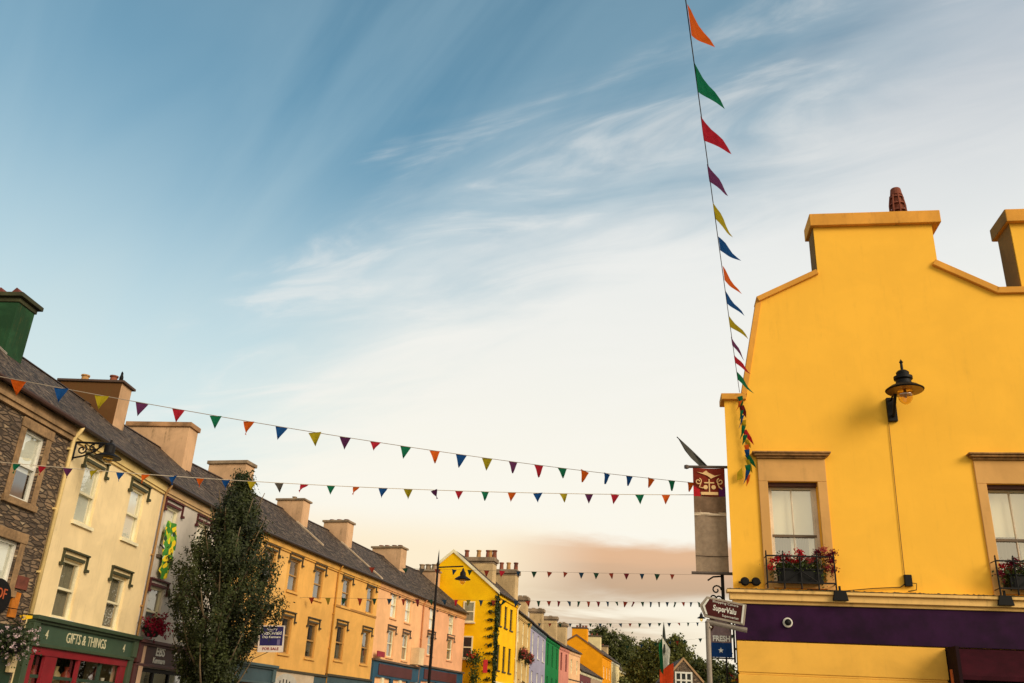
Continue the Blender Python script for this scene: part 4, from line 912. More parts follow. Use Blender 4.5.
# ------------------------------------------------------------------ finger-post sign and shop banner
t = thing('direction_sign', 'brown finger sign with white lettering pointing left on a grey pole', 'sign', (1.40, 14.0, 0), R(-9))
pg = paint('sign_pole_grey', (146, 134, 122), .45, .15, metal=.3)
MB().tube([(0, 0, 0), (0, 0, 3.08)], .042, 14).lathe([(.043, 0), (.046, .01), (.03, .03)], (0, 0, 3.08), 14).build('pole', pg, t, smooth=False)
MB().tube([(-.02, 0, 3.10), (.62, 0, 2.985)], .038, 10).build('lower_rail', pg, t)
sg = Matrix.Rotation(R(10), 3, 'Y')
def P(x, z): v = sg @ Vector((x, 0, z)); return (v.x-.05, v.z+3.16)
out = [P(.0, .0), P(.64, .0), P(.64, .30), (P(.0, .30)), P(-.10, .15)]
MB().xz(out, -.05, .03).build('panel', paint('sign_frame_grey', (158, 144, 128), .5), t, bevel=.006)
MB().xz([P(.03, .035), P(.60, .035), P(.60, .27), P(.03, .27), P(-.045, .155)], -.056, -.0505).build('face', paint('sign_brown', (74, 22, 18), .6, .15, spec=.2), t)
wl = M['white']
MB().xz([P(-.045, .155), P(.02, .04), P(.05, .04), P(-.01, .155), P(.05, .265), P(.02, .265)], -.062, -.0565).build('chevron', wl, t)
MB().xz([P(.585, .02), P(.615, .02), P(.615, .285), P(.585, .285)], -.062, -.0565).build('edge_band', wl, t)
for sx, zz, sz, bd, k in (('SuperValu', .155, .112, .0025, .82), ('Shopping Centre', .248, .045, .0, 1.35), ('Supermarket', .072, .048, .0, 1.05)):
    px, pz = P(.31 if sz > .1 else (.31 if zz > .1 else .41), zz)
    text_obj(sx, sz, wl, t, (px, -.0575, pz), rot=(R(90), R(10), 0), depth=.003, sx=k, bold=bd)
t.scale = (.90, .90, 1.0)
# clip lower rail bolts
MB().tube([(.05, -.05, 3.02), (.05, .05, 3.02)], .012, 6).build('bolt', M['white'], t)
t = thing('hanging_shop_banner', 'blue and white FRESH banner with a white star hanging beside the building corner', 'banner', (2.33, 20.9, 0), R(-3))
cloth_panel(-.20, .26, 3.40, 4.16, 0, .006).build('photo_panel', cloth_mat('pale_photo', (150, 128, 134), .1), t)
cloth_panel(-.20, .26, 3.10, 3.40, -.002, .006).build('blue_panel', cloth_mat('deep_blue', (24, 66, 128), .1), t)
MB().xz([(-.19, 4.15), (-.12, 4.15), (-.08, 3.95), (-.12, 3.70), (-.19, 3.62)], -.016, -.012).xz([(.25, 4.15), (.16, 4.15), (.17, 3.9), (.22, 3.7), (.25, 3.6)], -.016, -.012).build('picture_silhouettes', cloth_mat('dark_photo', (70, 42, 36), .1), t)  # dark silhouettes printed at both edges of the panel
text_obj('FRESH', .16, paint('bright_white', (245, 245, 240), .4), t, (.04, -.025, 3.48), sx=.85, depth=.004, bold=.006)
st = MB(); st.xz([(.02+(.06 if k % 2 == 0 else .024)*math.sin(k*math.pi/5), 3.24+(.06 if k % 2 == 0 else .024)*math.cos(k*math.pi/5)) for k in range(10)], -.018, -.010); st.build('star', paint('bright_white', (245, 245, 240), .4), t)
MB().tube([(-.24, 0, 4.17), (.32, 0, 4.17)], .015, 8).tube([(-.24, 0, 3.08), (.32, 0, 3.08)], .015, 8).build('rods', M['iron'], t)
MB().box(.29, .33, -.03, .03, 3.0, 4.25).build('wall_plate', M['iron'], t)

# ------------------------------------------------------------------ bunting
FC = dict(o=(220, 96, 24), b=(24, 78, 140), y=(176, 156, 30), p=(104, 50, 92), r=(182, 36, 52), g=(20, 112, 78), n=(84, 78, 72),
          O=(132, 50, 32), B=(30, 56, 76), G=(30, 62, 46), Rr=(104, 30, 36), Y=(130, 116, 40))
def flag_mesh(key, w, h):
    b = MB(); n = 5; vs = []; fs = []
    for j in range(n+1):
        v = j/n; hw = w/2*(1-v)
        for i in range(5):
            u = i/4*2-1; vs.append((u*hw, .02*math.sin(v*4+u*2)*v*2, -h*v))
    fs = [(j*5+i, j*5+i+1, (j+1)*5+i+1, (j+1)*5+i) for j in range(n) for i in range(4)]
    b.add(vs, fs); return b.mesh('flag', cloth_mat('bunting_'+key, FC[key], .42))
def bunting(label, A, B, sag, seq, spacing, start, w=.3, h=.34, rad=.006, strmat=None, windlean=0.12, seed=1, wind=None, group='strings of bunting across the street', sizes=None):
    A, B = Vector(A), Vector(B); t = thing('bunting', label, 'bunting', A, 0, group)
    L = (B-A).length; rr = random.Random(seed)
    pos = lambda q: (B-A)*q-Vector((0, 0, sag*4*q*(1-q)))
    MB().tube([pos(k/40) for k in range(41)], rad, 5).build('string', strmat or paint('bunting_cord', (150, 136, 120), .8), t)
    yaw = math.atan2((B-A).y, (B-A).x); cache = {}
    d = start; k = 0
    while d < L-.15 and k < len(seq):
        c = seq[k]; k += 1
        if c != ' ':
            if c not in cache: cache[c] = flag_mesh(c, w, h)
            p = pos(d/L)
            ry = -math.atan2((B-A).z, (B-A).xy.length)
            o = link('flag', cache[c], t, p)
            if wind is None:
                o.rotation_euler = (rr.gauss(0, windlean*2.0), rr.gauss(0, windlean*.8), yaw*.8+rr.gauss(0, .18))
            else:      # streaming flag: tip pushed sideways by the wind
                X = (B-A).normalized(); Dn = (Vector(wind)+Vector((rr.gauss(0, .07), rr.gauss(0, .10), rr.gauss(0, .07)))).normalized()
                fb = MB(); vs = []; nn = 6; sk_ = rr.uniform(-.12, .12)
                for j in range(nn+1):
                    v = j/nn
                    for i in range(5):
                        u = (i/4*2-1)*(1-v)**.85*w/2+sk_*v*w; vs.append(tuple(X*u+Dn*h*v+Vector((0, 0, 1))*(.014*math.sin(v*7+u*9+k))+Vector((.014*math.sin(v*6+k), 0, 0))))
                fb.add(vs, [(j*5+i, j*5+i+1, (j+1)*5+i+1, (j+1)*5+i) for j in range(nn) for i in range(4)])
                o.data = fb.mesh('flag', cloth_mat('bunting_'+c, FC[c], .42))
            s = rr.uniform(.88, 1.1); o.scale = (s, s, s)
            if sizes: o.scale = [v*sizes(d/L) for v in o.scale]
        d += spacing*rr.uniform(.96, 1.04)
    return t
BUN = {}
def bunts():
    bunting('highest multicoloured bunting, slanting from the stone house across the whole street', BA1, BB1, BS1, 'obyprgobyprgobyprgobbogo', BP1, BT1, .30, .34, .009, seed=2)
    bunting('lower multicoloured bunting of smaller pennants ending behind the hanging banner', BA2, BB2, BS2, 'grpybobobynrgobyprgobyprgo', BP2, BT2, .205, .225, .008, paint('pale_cord', (206, 190, 168), .8), seed=3)
    bunting('long string of streaming pennants running overhead to the gable of the amber building', (.55, 6.5, 9.35), (2.95, 20.18, 8.95), .12, 'bogrpybobyprgo', 1.0, .78, .50, .50, .007, paint('dark_cord', (70, 62, 56), .8), wind=(.60, .10, -.76), seed=4)
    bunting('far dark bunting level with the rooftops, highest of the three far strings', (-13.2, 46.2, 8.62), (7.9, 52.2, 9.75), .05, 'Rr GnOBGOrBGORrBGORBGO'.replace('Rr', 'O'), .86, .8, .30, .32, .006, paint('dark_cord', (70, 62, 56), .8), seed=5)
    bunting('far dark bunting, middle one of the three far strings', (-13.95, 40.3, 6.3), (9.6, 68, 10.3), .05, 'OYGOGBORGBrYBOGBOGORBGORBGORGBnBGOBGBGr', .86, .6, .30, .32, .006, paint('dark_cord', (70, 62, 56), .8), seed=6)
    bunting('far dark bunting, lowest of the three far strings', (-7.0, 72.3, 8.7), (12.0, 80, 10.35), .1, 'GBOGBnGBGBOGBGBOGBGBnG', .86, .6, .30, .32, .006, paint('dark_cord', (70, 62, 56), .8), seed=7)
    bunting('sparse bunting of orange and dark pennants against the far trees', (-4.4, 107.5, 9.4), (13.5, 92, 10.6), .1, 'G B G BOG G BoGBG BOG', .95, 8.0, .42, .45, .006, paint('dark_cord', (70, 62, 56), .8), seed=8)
BA1, BB1, BS1, BP1, BT1 = (-14.15, 16.35, 8.00), (3.3, 29.5, 9.10), .26, .845, 1.45
BA2, BB2, BS2, BP2, BT2 = (-14.26, 18.5, 6.52), (2.1, 20.95, 6.68), .2, .60, .75
FC['R'] = FC['Rr']
bunts()
# loose end of the overhead string hanging down the gable
t = thing('bunting_end', 'loose tangled end of bunting hanging down the amber gable beside the left window', 'bunting', onwall(.33, .08, 8.93), R(-2))
pts = [(0, 0, 0), (.02, -.02, -.4), (.07, -.02, -.9), (.11, -.02, -1.3), (.13, -.02, -1.8), (.10, -.02, -2.1)]
MB().tube(pts, .012, 6).build('string', paint('dark_cord', (70, 62, 56), .8), t)
r = random.Random(12)
for k in range(17):
    z = -.08-k*.118; c = 'goRgbygrgyobgygbo'[k]; FC['R'] = FC['Rr']
    b = MB(); lean = r.uniform(-.10, .15); h = r.uniform(.18, .36); w2 = r.uniform(.035, .07)
    x = .02+.09*min(1, -z/1.2); yy = -.03-.03*r.random()
    b.add([(x-w2, yy, z), (x+w2, yy-.02, z+.02), (x+lean*.7+w2*.9, yy-.03, z-h*.5), (x+lean*1.3, yy, z-h), (x+lean*.5-w2*.5, yy+.01, z-h*.55)], [(0,1,2,4), (4,2,3)]).build('flag', cloth_mat('bunting_'+c, FC[c], .42), t)
b = MB(); b.add([(-.02, -.02, -1.78), (.0, -.02, -2.02), (-.14, -.02, -2.08), (-.13, -.02, -1.9)], [(0,1,2,3)]).build('flag', cloth_mat('bunting_y', FC['y'], .42), t)

# ------------------------------------------------------------------ left side details
def hpoint(i, s, out, z):   # point in front of left house segment i
    A, B = V[i], V[i+1]; L, a = frame_of(A, B); return Vector((A[0]+math.cos(a)*s+math.sin(a)*out, A[1]+math.sin(a)*s-math.cos(a)*out, z)), a
p, a = hpoint(1, .22, 0, 7.55)
t = thing('bracket_lamp', 'dark hooded lantern on a scrolled iron bracket near the eaves of the cream house', 'lamp', p, a)
MB().box(-.04, .04, -.05, -.002, -.05, .52).build('wall_plate', M['iron'], t)
b = MB().tube([(0, -.04, .44), (0, -1.0, .42)], .03, 8); b.tube([(0, -.04, .0), (0, -.3, .06), (0, -.6, .2), (0, -.8, .40)], .024, 6)
for c, s, sg_ in ((( -.24, .24), .14, 1), ((-.52, .30), .09, -1), ((-.72, .36), .05, 1), ((-.60, .22), .05, -1)):
    b.tube([(0, c[0]+s*(1-k/20)*math.cos(sg_*k*.5+2), c[1]+s*(1-k/20)*math.sin(sg_*k*.5+2)) for k in range(17)], .022, 6)
b.build('scroll_arm', M['iron'], t)
MB().lathe([(.34, .0), (.35, .015), (.22, .09), (.14, .13), (.14, .33), (.10, .38), (.03, .42), (.03, .5)], (0, -1.0, .03), 20).build('lamp_hood', M['iron'], t)
MB().lathe([(.14, -.01), (.13, -.08), (.06, -.14)], (0, -1.0, .03), 16).build('glass_bowl', bowl, t, smooth=True)

# hanging sign, basket and bits at the stone house
p, a = hpoint(0, 3.25, 0, 3.3)
t = thing('oval_pub_sign', 'black oval sign with orange lettering on the stone house above the white flowers', 'sign', p, a)
MB().xz([(.55*math.cos(k*math.pi/12)-.1, .42+.42*math.sin(k*math.pi/12)) for k in range(24)], -.10, -.04).build('board', M['black'], t, bevel=.01)
text_obj('OF', .34, paint('orange_letters', (190, 90, 48), .6), t, (.02, -.105, .5)); MB().box(-.05, .05, -.04, -.002, .3, .5).build('fixing', M['iron'], t)
p, a = hpoint(0, 3.85, 0, 3.35)
tag(MB().box(0, .30, -.05, -.003, 0, .58).build('orange_sign', paint('amber_sign', (200, 118, 30), .6, .3, 8), None, p, (0, 0, a)), 'small amber orange sign panel beside the black oval sign', 'sign')
p, a = hpoint(0, 3.85, 0, 4.02)
tag(MB().box(0, .5, -.04, -.003, 0, .30).build('red_plaque', paint('faded_red', (124, 66, 50), .7, .3, 8), None, p, (0, 0, a)), 'faded red plaque under the blind window of the stone house', 'sign')
p, a = hpoint(0, 4.25, .0, 3.30)
t = thing('yellow_lamp', 'yellow cone shaped sign light beside the cream downpipe', 'lamp', p, a)
MB().tube([(0, -.02, .12), (0, -.28, .1)], .015, 6).build('arm', M['iron'], t)
MB().add([(-.22, -.30, .0), (.20, -.30, .08), (.20, -.20, .14), (-.20, -.20, .10), (-.22, -.30, .12), (.18, -.30, .14)], [(0,1,5,4), (3,2,1,0), (4,5,2,3), (0,4,3), (1,2,5)]).build('shade', paint('bright_yellow', (240, 190, 10), .4), t)
p, a = hpoint(0, 3.75, .45, 2.75)
t = thing('hanging_basket', 'hanging basket overflowing with white and pink blossom beside the gift shop', 'hanging basket', p, a)
MB().lathe([(.10, -.22), (.24, -.12), (.30, .0), (.28, .0)], n=16).build('basket', M['iron'], t)
r = random.Random(21)
lf = MB(); leaf_blob(lf, (0, 0, .05), (.55, .45, .42), 1300, .06, r); lf.build('leaves', leaf_mat('dark_leaf', (30, 42, 20), (62, 72, 30), .2), t)
fl = MB(); 
for k in range(60): leaf_blob(fl, (r.gauss(0, .26), r.gauss(-.05, .22), r.gauss(.05, .24)), (.045, .045, .045), 12, .045, r)
fl.build('blossom', cloth_mat('white_blossom', (226, 200, 204), .25), t)
MB().tube([(0, 0, .0), (0, .0, .75), (0, .45, .80)], .012, 6).build('hanger', M['iron'], t)
p, a = hpoint(0, 0, 0, 0)
sb = MB().box(-4.4, L1-.15, -.16, -.001, 2.55, 3.15).build('dark_shop_fascia', paint('very_dark_green', (24, 34, 24), .5), H1)
MB().box(L1-1.4, L1-.25, -.10, -.001, 0, 2.547).build('pilaster', paint('bottle_green', (30, 58, 38), .5), sb)
tag(MB().box(-.12, .12, -.22, -.10, 0, .42).build('alarm_box', paint('alarm_cream', (222, 196, 148), .5), None, hpoint(0, 4.30, 0, 2.12)[0], (0, 0, hpoint(0, 0, 0, 0)[1]), bevel=.02), 'small cream alarm box below the hanging basket beside the gift shop', 'alarm box')
# flag hanging from the grey house window
p, a = hpoint(2, .46, 0, 5.60)
t = thing('county_flag', 'green and gold cloth draped over the sill of the grey house upper left window', 'flag', p, a)
gg = [cloth_mat('flag_green', (40, 112, 40), .2), cloth_mat('flag_gold', (236, 204, 20), .2), cloth_mat('flag_white', (190, 200, 180), .2)]
def county_cloth():
    m, t_, b_ = new_mat('green_gold_cloth'); o_ = t_.node('ShaderNodeTexCoord').outputs['Object']
    v_ = t_.node('ShaderNodeTexVoronoi', feature='F1'); t_.val(v_.inputs['Vector'], t_.mapping(o_, (8.5, 1, 6.5))); v_.inputs['Scale'].default_value = 1
    q_ = t_.node('ShaderNodeSeparateColor'); t_.val(q_.inputs[0], v_.outputs['Color'])
    rp = t_.node('ShaderNodeValToRGB'); rp.color_ramp.interpolation = 'CONSTANT'; t_.val(rp.inputs[0], q_.outputs[0]); e_ = rp.color_ramp.elements
    e_[0].position = 0; e_[0].color = srgb(60, 130, 40); e_[1].position = .4; e_[1].color = srgb(240, 206, 24)
    for p_, c_ in ((.7, (150, 190, 40)), (.84, (206, 212, 190)), (.92, (40, 70, 40))): x_ = e_.new(p_); x_.color = srgb(*c_)
    t_.l.new(rp.outputs[0], b_.inputs['Base Color']); b_.inputs['Roughness'].default_value = .8; return m
r = random.Random(31); cl_ = MB(); nx, nz = 8, 16
for j in range(nz):
    for i in range(nx):
        def fp(i, j):
            u, v = i/nx, j/nz; return (u*.80+.04*math.sin(j*.7), -.12-.05*math.sin(i*1.4+j*.4), 1.62*v-.14*(1-v)*math.sin(u*3.14)*1.6)
        cl_.quad(fp(i, j), fp(i+1, j), fp(i+1, j+1), fp(i, j+1))
cl_.build('cloth', county_cloth(), t, smooth=True)
MB().tube([(-.2, -.1, .8), (.1, -.12, .72)], .02, 6).build('staff', M['iron'], t)
# flower baskets over the office sign
p, a = hpoint(2, .45, .32, 3.66)
t = thing('flower_basket', 'round basket of crimson flowers on top of the office shop front', 'flower basket', p, a)
MB().lathe([(.16, -.12), (.26, .02), (.30, .16), (.27, .16)], n=16).build('basket', M['iron'], t)
lf = MB(); leaf_blob(lf, (0, 0, .22), (.40, .34, .26), 700, .06, r); lf.build('leaves', leaf_mat('dark_leaf', (30, 42, 20), (62, 72, 30), .2), t)
fl = MB()
for k in range(260): leaf_blob(fl, (r.gauss(0, .22), r.gauss(-.08, .18), r.gauss(.20, .15)), (.05, .05, .05), 12, .055, r)
fl.build('blossom', cloth_mat('crimson_blossom', (140, 24, 52), .25), t)
# for sale board
A, B = V[3], V[4]; L, a = frame_of(A, B)
t = thing('for_sale_board', 'white edged blue for sale board standing out from the golden house beside the tree', 'sign', (-13.1, 35.4, 3.62), R(14))
bd = MB().box(-.60, .60, -.52, -.49, .0, 1.22).build('board', paint('board_white', (232, 216, 204), .5), t, rot=(0, R(-3), 0))
MB().box(-.53, .53, -.526, -.522, .30, 1.17).build('blue_face', paint('navy_face', (34, 28, 92), .5), bd)
text_obj('Sherry', .19, M['white'], bd, (0, -.53, 1.05), depth=.002); text_obj('FitzGerald', .22, M['white'], bd, (0, -.53, .87), depth=.002, bold=.004); text_obj('Daly Kenmare', .15, M['white'], bd, (0, -.53, .69), depth=.002, bold=.003)
text_obj('FOR SALE', .17, paint('sale_red', (150, 40, 50), .5), bd, (0, -.53, .15), depth=.002, sx=1.05, bold=.004)
MB().box(.28, .42, -.53, -.527, .33, .58).build('logo_block', paint('logo_grey', (110, 100, 140), .5), bd)
MB().box(-1.35, -.6, -.50, -.46, .15, .21).box(-1.35, -.6, -.50, -.46, .95, 1.01).tube([(-.1, -.48, 0), (-.9, -.48, -.42)], .015, 6).build('bracket', M['iron'], t)
t.scale = (.80, .80, .80)
# crow on the brown chimney
L2_, a2 = frame_of(V[1], V[2]); pc, a = hpoint(1, L2+.80, -2.75, 12.08)
cr = MB()
cr.tube([(-.20, 0, .10), (-.12, 0, .12), (-.02, 0, .17), (.07, 0, .24), (.11, 0, .30), (.14, 0, .34), (.18, 0, .335), (.235, 0, .325)], [.012, .035, .062, .058, .036, .035, .022, .004], 10)
cr.tube([(-.01, .025, .13), (.0, .03, .0)], .007, 5); cr.tube([(-.01, -.025, .13), (.0, -.03, .0)], .007, 5)
cr.v = [(p[0]*1.2, p[1]*1.2, p[2]*1.2) for p in cr.v]
tag(cr.build('crow', M['black'], None, pc, (0, R(-28), a+R(200)), smooth=True), 'small black crow perched on the brown chimney', 'bird')

# ------------------------------------------------------------------ street lamp
def street_lamp(loc, label, h=8.35, arm=1.25, rz=0, k=1.0):
    t = thing('street_lamp', label, 'street lamp', loc, rz, None)
    pm = paint('lamp_post_black', (28, 23, 23), .6, spec=.2)
    MB().lathe([(.12, 0), (.12, 1.1), (.08, 1.2), (.07, 2.6), (.09, 2.7), (.065, 2.8), (.065, 4.6), (.08, 4.65), (.06, 4.75), (.05, h)], n=12).build('post', pm, t)
    MB().lathe([(.08, h), (.04, h+.15), (.02, h+.5), (.0, h+.7)], n=8).build('finial', pm, t)
    MB().tube([(0, 0, h-.1), (arm, 0, h-.02)], .03, 8).build('arm', pm, t)
    MB().lathe([(x_*k, z_*k) for x_, z_ in [(.44, 0), (.45, .02), (.28, .14), (.17, .2), (.16, .38), (.09, .46), (.03, .62)]], (arm, 0, h-.60), 16).build('lamp_hood', pm, t)
    MB().lathe([(.17*k, -.01), (.15*k, -.12), (.06*k, -.2)], (arm, 0, h-.60), 12).build('glass_bowl', bowl, t, smooth=True)
    return t
street_lamp((-7.72, 40.0, .12), 'tall black street lamp with one hooded lantern in front of the salmon house', 7.75, 1.15, 0, .8)
street_lamp((7.3, 62.0, .12), 'distant street lamp whose lantern hangs left of the brown finger sign', 8.9, -1.50, 0, .62)

# ------------------------------------------------------------------ flagpole
t = thing('national_flag', 'green white and orange tricolour hanging limp from a pole in the middle distance', 'flag', (2.72, 50.0, 0), 0)
MB().lathe([(.04, 0), (.035, 4.3), (.06, 4.4), (.15, 5.4), (.05, 6.55), (.0, 6.9)], (0, .2, 0), n=10).build('pole', paint('green_pole', (34, 40, 28), .6), t)
def strip(x0, x1, zt0, zt1, zb0, zb1, name, m, ph):
    b = MB(); vs = []; nx, nz = 5, 12
    for j in range(nz+1):
        for i in range(nx+1):
            u, v = i/nx, j/nz; x = x0+(x1-x0)*u; zt = zt0+(zt1-zt0)*u; zb = zb0+(zb1-zb0)*u
            vs.append((x*(1+.12*math.sin(v*4+1)), .09*math.sin(u*3+ph+v*1.5), zt+(zb-zt)*v))
    b.add(vs, [(j*6+i, j*6+i+1, (j+1)*6+i+1, (j+1)*6+i) for j in range(nz) for i in range(nx)]); b.build(name, m, t)
strip(-.26, -.09, 5.7, 6.05, 4.4, 4.2, 'green_stripe', cloth_mat('tri_green', (22, 100, 56), .2), 0)
strip(-.10, .26, 6.1, 5.5, 4.45, 4.75, 'white_stripe', cloth_mat('tri_white', (232, 230, 214), .2), .5)
strip(-.24, .40, 4.45, 4.80, 2.7, 3.0, 'orange_stripe', cloth_mat('tri_orange', (214, 72, 28), .2), 1.0)

# ------------------------------------------------------------------ stone gable house and trees at the end
t = thing('stone_gable_house', 'brown stone house with white mullioned window in its gable among the far trees', 'house', (5.45, 98.0, 0), R(4))
gw = 3.55; st_m = rubble('rubble_stone')
st2 = rubble('rubble_stone')
w = MB().add([(0, 0, 0), (gw, 0, 0), (gw, 0, 6.3), (gw*.5, 0, 8.3), (0, 0, 6.3)], [(0,1,2,3,4)]).add([(0, 8, 0), (gw, 8, 0), (gw, 8, 6.3), (gw*.5, 8, 8.3), (0, 8, 6.3)], [(4,3,2,1,0)])
w.quad((0, 0, 0), (0, 8, 0), (0, 8, 6.3), (0, 0, 6.3)); w.quad((gw, 0, 0), (gw, 8, 0), (gw, 8, 6.3), (gw, 0, 6.3)); w.build('wall', st2, t)
r_ = MB(); r_.xz([(-.2, 6.15), (gw*.5, 8.36), (gw*.5, 8.46), (-.2, 6.25)], .1, 8.2).xz([(gw+.2, 6.15), (gw*.5+.001, 8.36), (gw*.5+.001, 8.46), (gw+.2, 6.25)], .1, 8.2); r_.build('roof', ROOF, t)
b = MB().xz([(-.25, 6.0), (gw*.5, 8.24), (gw*.5, 8.5), (-.25, 6.28)], -.1, .097).xz([(gw+.25, 6.0), (gw*.5+.001, 8.24), (gw*.5+.001, 8.5), (gw+.25, 6.28)], -.1, .097).build('coping', paint('pale_coping', (178, 140, 100), .8), t)
f = MB(); x0, x1, z0, z1 = .95, 2.55, 5.55, 7.0
for k in range(4): x = x0+(x1-x0)*k/3; f.box(x-.08, x+.08, -.10, -.002, z0, z1)
for z in (z0, (z0+z1)/2, z1): f.box(x0-.08, x1+.08, -.11, -.003, z-.08, z+.08)
wf = f.build('window', M['white'], t); MB().box(x0, x1, -.04, -.004, z0, z1).build('pane', DARKPANE, wf)

def crown(mb, blobs, n, size, r, hollow=.55, stretch=1.0):
    tot = sum(b[3]*b[4]*b[5] for b in blobs)
    for bx, by, bz, rx, ry, rz_ in blobs:
        k = int(n*rx*ry*rz_/tot)
        # clumps inside each lobe
        cl = []
        for _ in range(max(4, int(k/55))):
            d = Vector((r.gauss(0, 1), r.gauss(0, 1), r.gauss(0, 1))).normalized(); q = r.uniform(hollow, .96)
            cl.append(Vector((bx+d.x*rx*q, by+d.y*ry*q, bz+d.z*rz_*q)))
        for c in cl:
            cs = r.uniform(.5, 1.0)*(rx*ry*rz_)**(1/3)*.17
            for _ in range(55):
                p = c+Vector((r.gauss(0, cs), r.gauss(0, cs), r.gauss(0, cs*stretch)))
                nrm = Vector((r.uniform(-1, 1), r.uniform(-1, 1), r.uniform(-.3, 1))).normalized(); u = nrm.orthogonal().normalized(); u.rotate(Matrix.Rotation(r.uniform(0, 6.28), 3, nrm)); v = nrm.cross(u)
                s = size*r.uniform(.6, 1.35)
                mb.add([p-u*s*.5, p+v*s*.32-u*.05*s, p+u*s*.5, p-v*s*.32], [(0,1,2,3)])
# columnar street tree
def street_tree():
    t = thing('street_tree', 'tall columnar dark green street tree in front of the grey house', 'tree', (-12.5, 28.7, .12), 0)
    r = random.Random(44)
    tr = MB().tube([(0, 0, 0), (.03, .02, 1.2), (-.03, 0, 2.6), (.02, 0, 4.2), (.0, 0, 6.0), (.02, 0, 7.6)], [.16, .13, .11, .085, .055, .02], 9)
    for k in range(44):
        a = k*2.4; z = 1.2+k*.125; L = 1.35*(1-max(0, (z-4))/6); up = 1.5
        p0 = Vector((0, 0, z)); d = Vector((math.cos(a), math.sin(a), 0))
        tr.tube([p0, p0+d*L*.4+Vector((0, 0, .45)), p0+d*L*.75+Vector((0, 0, 1.1)), p0+d*L+Vector((0, 0, 1.1+up*.45))], [.045, .036, .026, .012], 5)
    tr.build('trunk', M['bark'], t, smooth=True)
    mb = MB()
    def rad(z):
        if z < 2.8: return .65+.25*(z-1.2)
        if z < 4.2: return 1.05+.56*(z-2.8)
        if z < 5.6: return 1.84-.06*(z-4.2)
        return max(.08, 1.76-(z-5.6)*.60)
    for k in range(1180):
        z = 1.5+7.0*(r.random()**.95); R0 = rad(z)
        a = r.uniform(0, 6.283); lump = 1+.12*math.sin(a*3+z*1.7)+.10*math.sin(a*5-z*2.9)
        q = R0*lump*(r.random()**.5)*.93
        c = Vector((q*math.cos(a), q*math.sin(a), z)); cs = r.uniform(.07, .15)
        ax = Vector((math.cos(a)*.35, math.sin(a)*.35, 1)).normalized()      # shoots point upwards
        for _ in range(62):
            p = c+ax*max(-.55, min(.55, r.gauss(0, cs*1.9)))+Vector((r.gauss(0, cs*.55), r.gauss(0, cs*.55), 0))
            nrm = (Vector((math.cos(a), math.sin(a), .5))*.9+Vector((r.uniform(-1, 1), r.uniform(-1, 1), r.uniform(-.6, 1)))).normalized(); u = nrm.orthogonal().normalized(); u.rotate(Matrix.Rotation(r.uniform(0, 6.28), 3, nrm)); v = nrm.cross(u); s = r.uniform(.05, .10)
            mb.add([p-u*s*.6, p+v*s*.35, p+u*s*.6, p-v*s*.35], [(0,1,2,3)])
    for k in range(16):   # wispy leading shoots
        a = r.uniform(0, 6.28); q = r.uniform(0, .9); z = 7.7-q*1.5; c = Vector((q*math.cos(a), q*math.sin(a), z+r.uniform(0, .8)))
        for _ in range(26):
            p = c+Vector((r.gauss(0, .03), r.gauss(0, .03), r.uniform(-.45, .45))); nrm = Vector((r.uniform(-1, 1), r.uniform(-1, 1), r.uniform(-.5, 1))).normalized(); u = nrm.orthogonal().normalized(); v = nrm.cross(u); s = r.uniform(.05, .09)
            mb.add([p-u*s*.6, p+v*s*.35, p+u*s*.6, p-v*s*.35], [(0,1,2,3)])
    mb.build('crown', leaf_mat('hornbeam_leaf', (20, 28, 13), (74, 82, 40), .25), t)
street_tree()
def big_tree(loc, label, h, blobs, n, size, seed, cols, name='broadleaf_tree'):
    t = thing(name, label, 'tree', loc, 0, 'trees at the far end of the street'); r = random.Random(seed)
    tr = MB().tube([(0, 0, 0), (.1, 0, h*.25), (0, .1, h*.5), (.1, 0, h*.8)], [.45, .35, .24, .08], 9)
    for k in range(9):
        a = k*2.4; z = h*(.25+.05*k); tr.tube([(0, 0, z), (math.cos(a)*h*.1, math.sin(a)*h*.1, z+h*.08), (math.cos(a)*h*.2, math.sin(a)*h*.2, z+h*.14)], [.16, .1, .04], 6)
    tr.build('trunk', M['bark'], t, smooth=True)
    mb = MB(); crown(mb, blobs, n, size, r); mb.build('crown', leaf_mat(*cols), t)
dk = ('far_leaf_dark', (46, 56, 28), (104, 106, 52), .25); md = ('far_leaf_mid', (56, 68, 30), (126, 124, 60), .25)
def lobes(r, w, h0, h1, k, s=1.0): 
    out = []
    for i in range(k):
        u = (i+.5)/k*2-1; hh = h0+(h1-h0)*(.5+.0*u)
        out.append((u*w*.75+r.uniform(-.5, .5), r.uniform(-1, 1), h0+(h1-h0)*(.35+.5*r.random())*(1-.45*u*u), w*.46*s, w*.46*s, (h1-h0)*.24*s))
    out.append((0, 0, (h0+h1)/2-.5, w*.75, w*.6, (h1-h0)*.42)); return out
rr = random.Random(50)
big_tree((-.6, 150+22, 0), 'dark green tree rising behind the ivory house roofs', 17.2, lobes(rr, 4.6, 5, 19.4, 7), 18000, .42, 1, dk)
big_tree((2.9, 165+22, 0), 'lower dark tree stepping down beyond the ivory house', 15, lobes(rr, 3.8, 3, 18.2, 6), 14000, .42, 2, dk)
big_tree((5.3, 140, 0), 'broad olive green tree just left of the tricolour flag', 13.6, lobes(rr, 3.9, 2, 14.2, 6), 20000, .40, 3, md)
big_tree((9.3, 138, 0), 'tallest rounded olive tree behind the stone gable house', 15, lobes(rr, 4.6, 2, 15.2, 7), 24000, .40, 4, md)
big_tree((13.4, 132, 0), 'dark tree right of the stone gable house, behind the grey sign pole', 12.5, lobes(rr, 4.2, 2, 12.2, 6), 19000, .38, 5, dk)
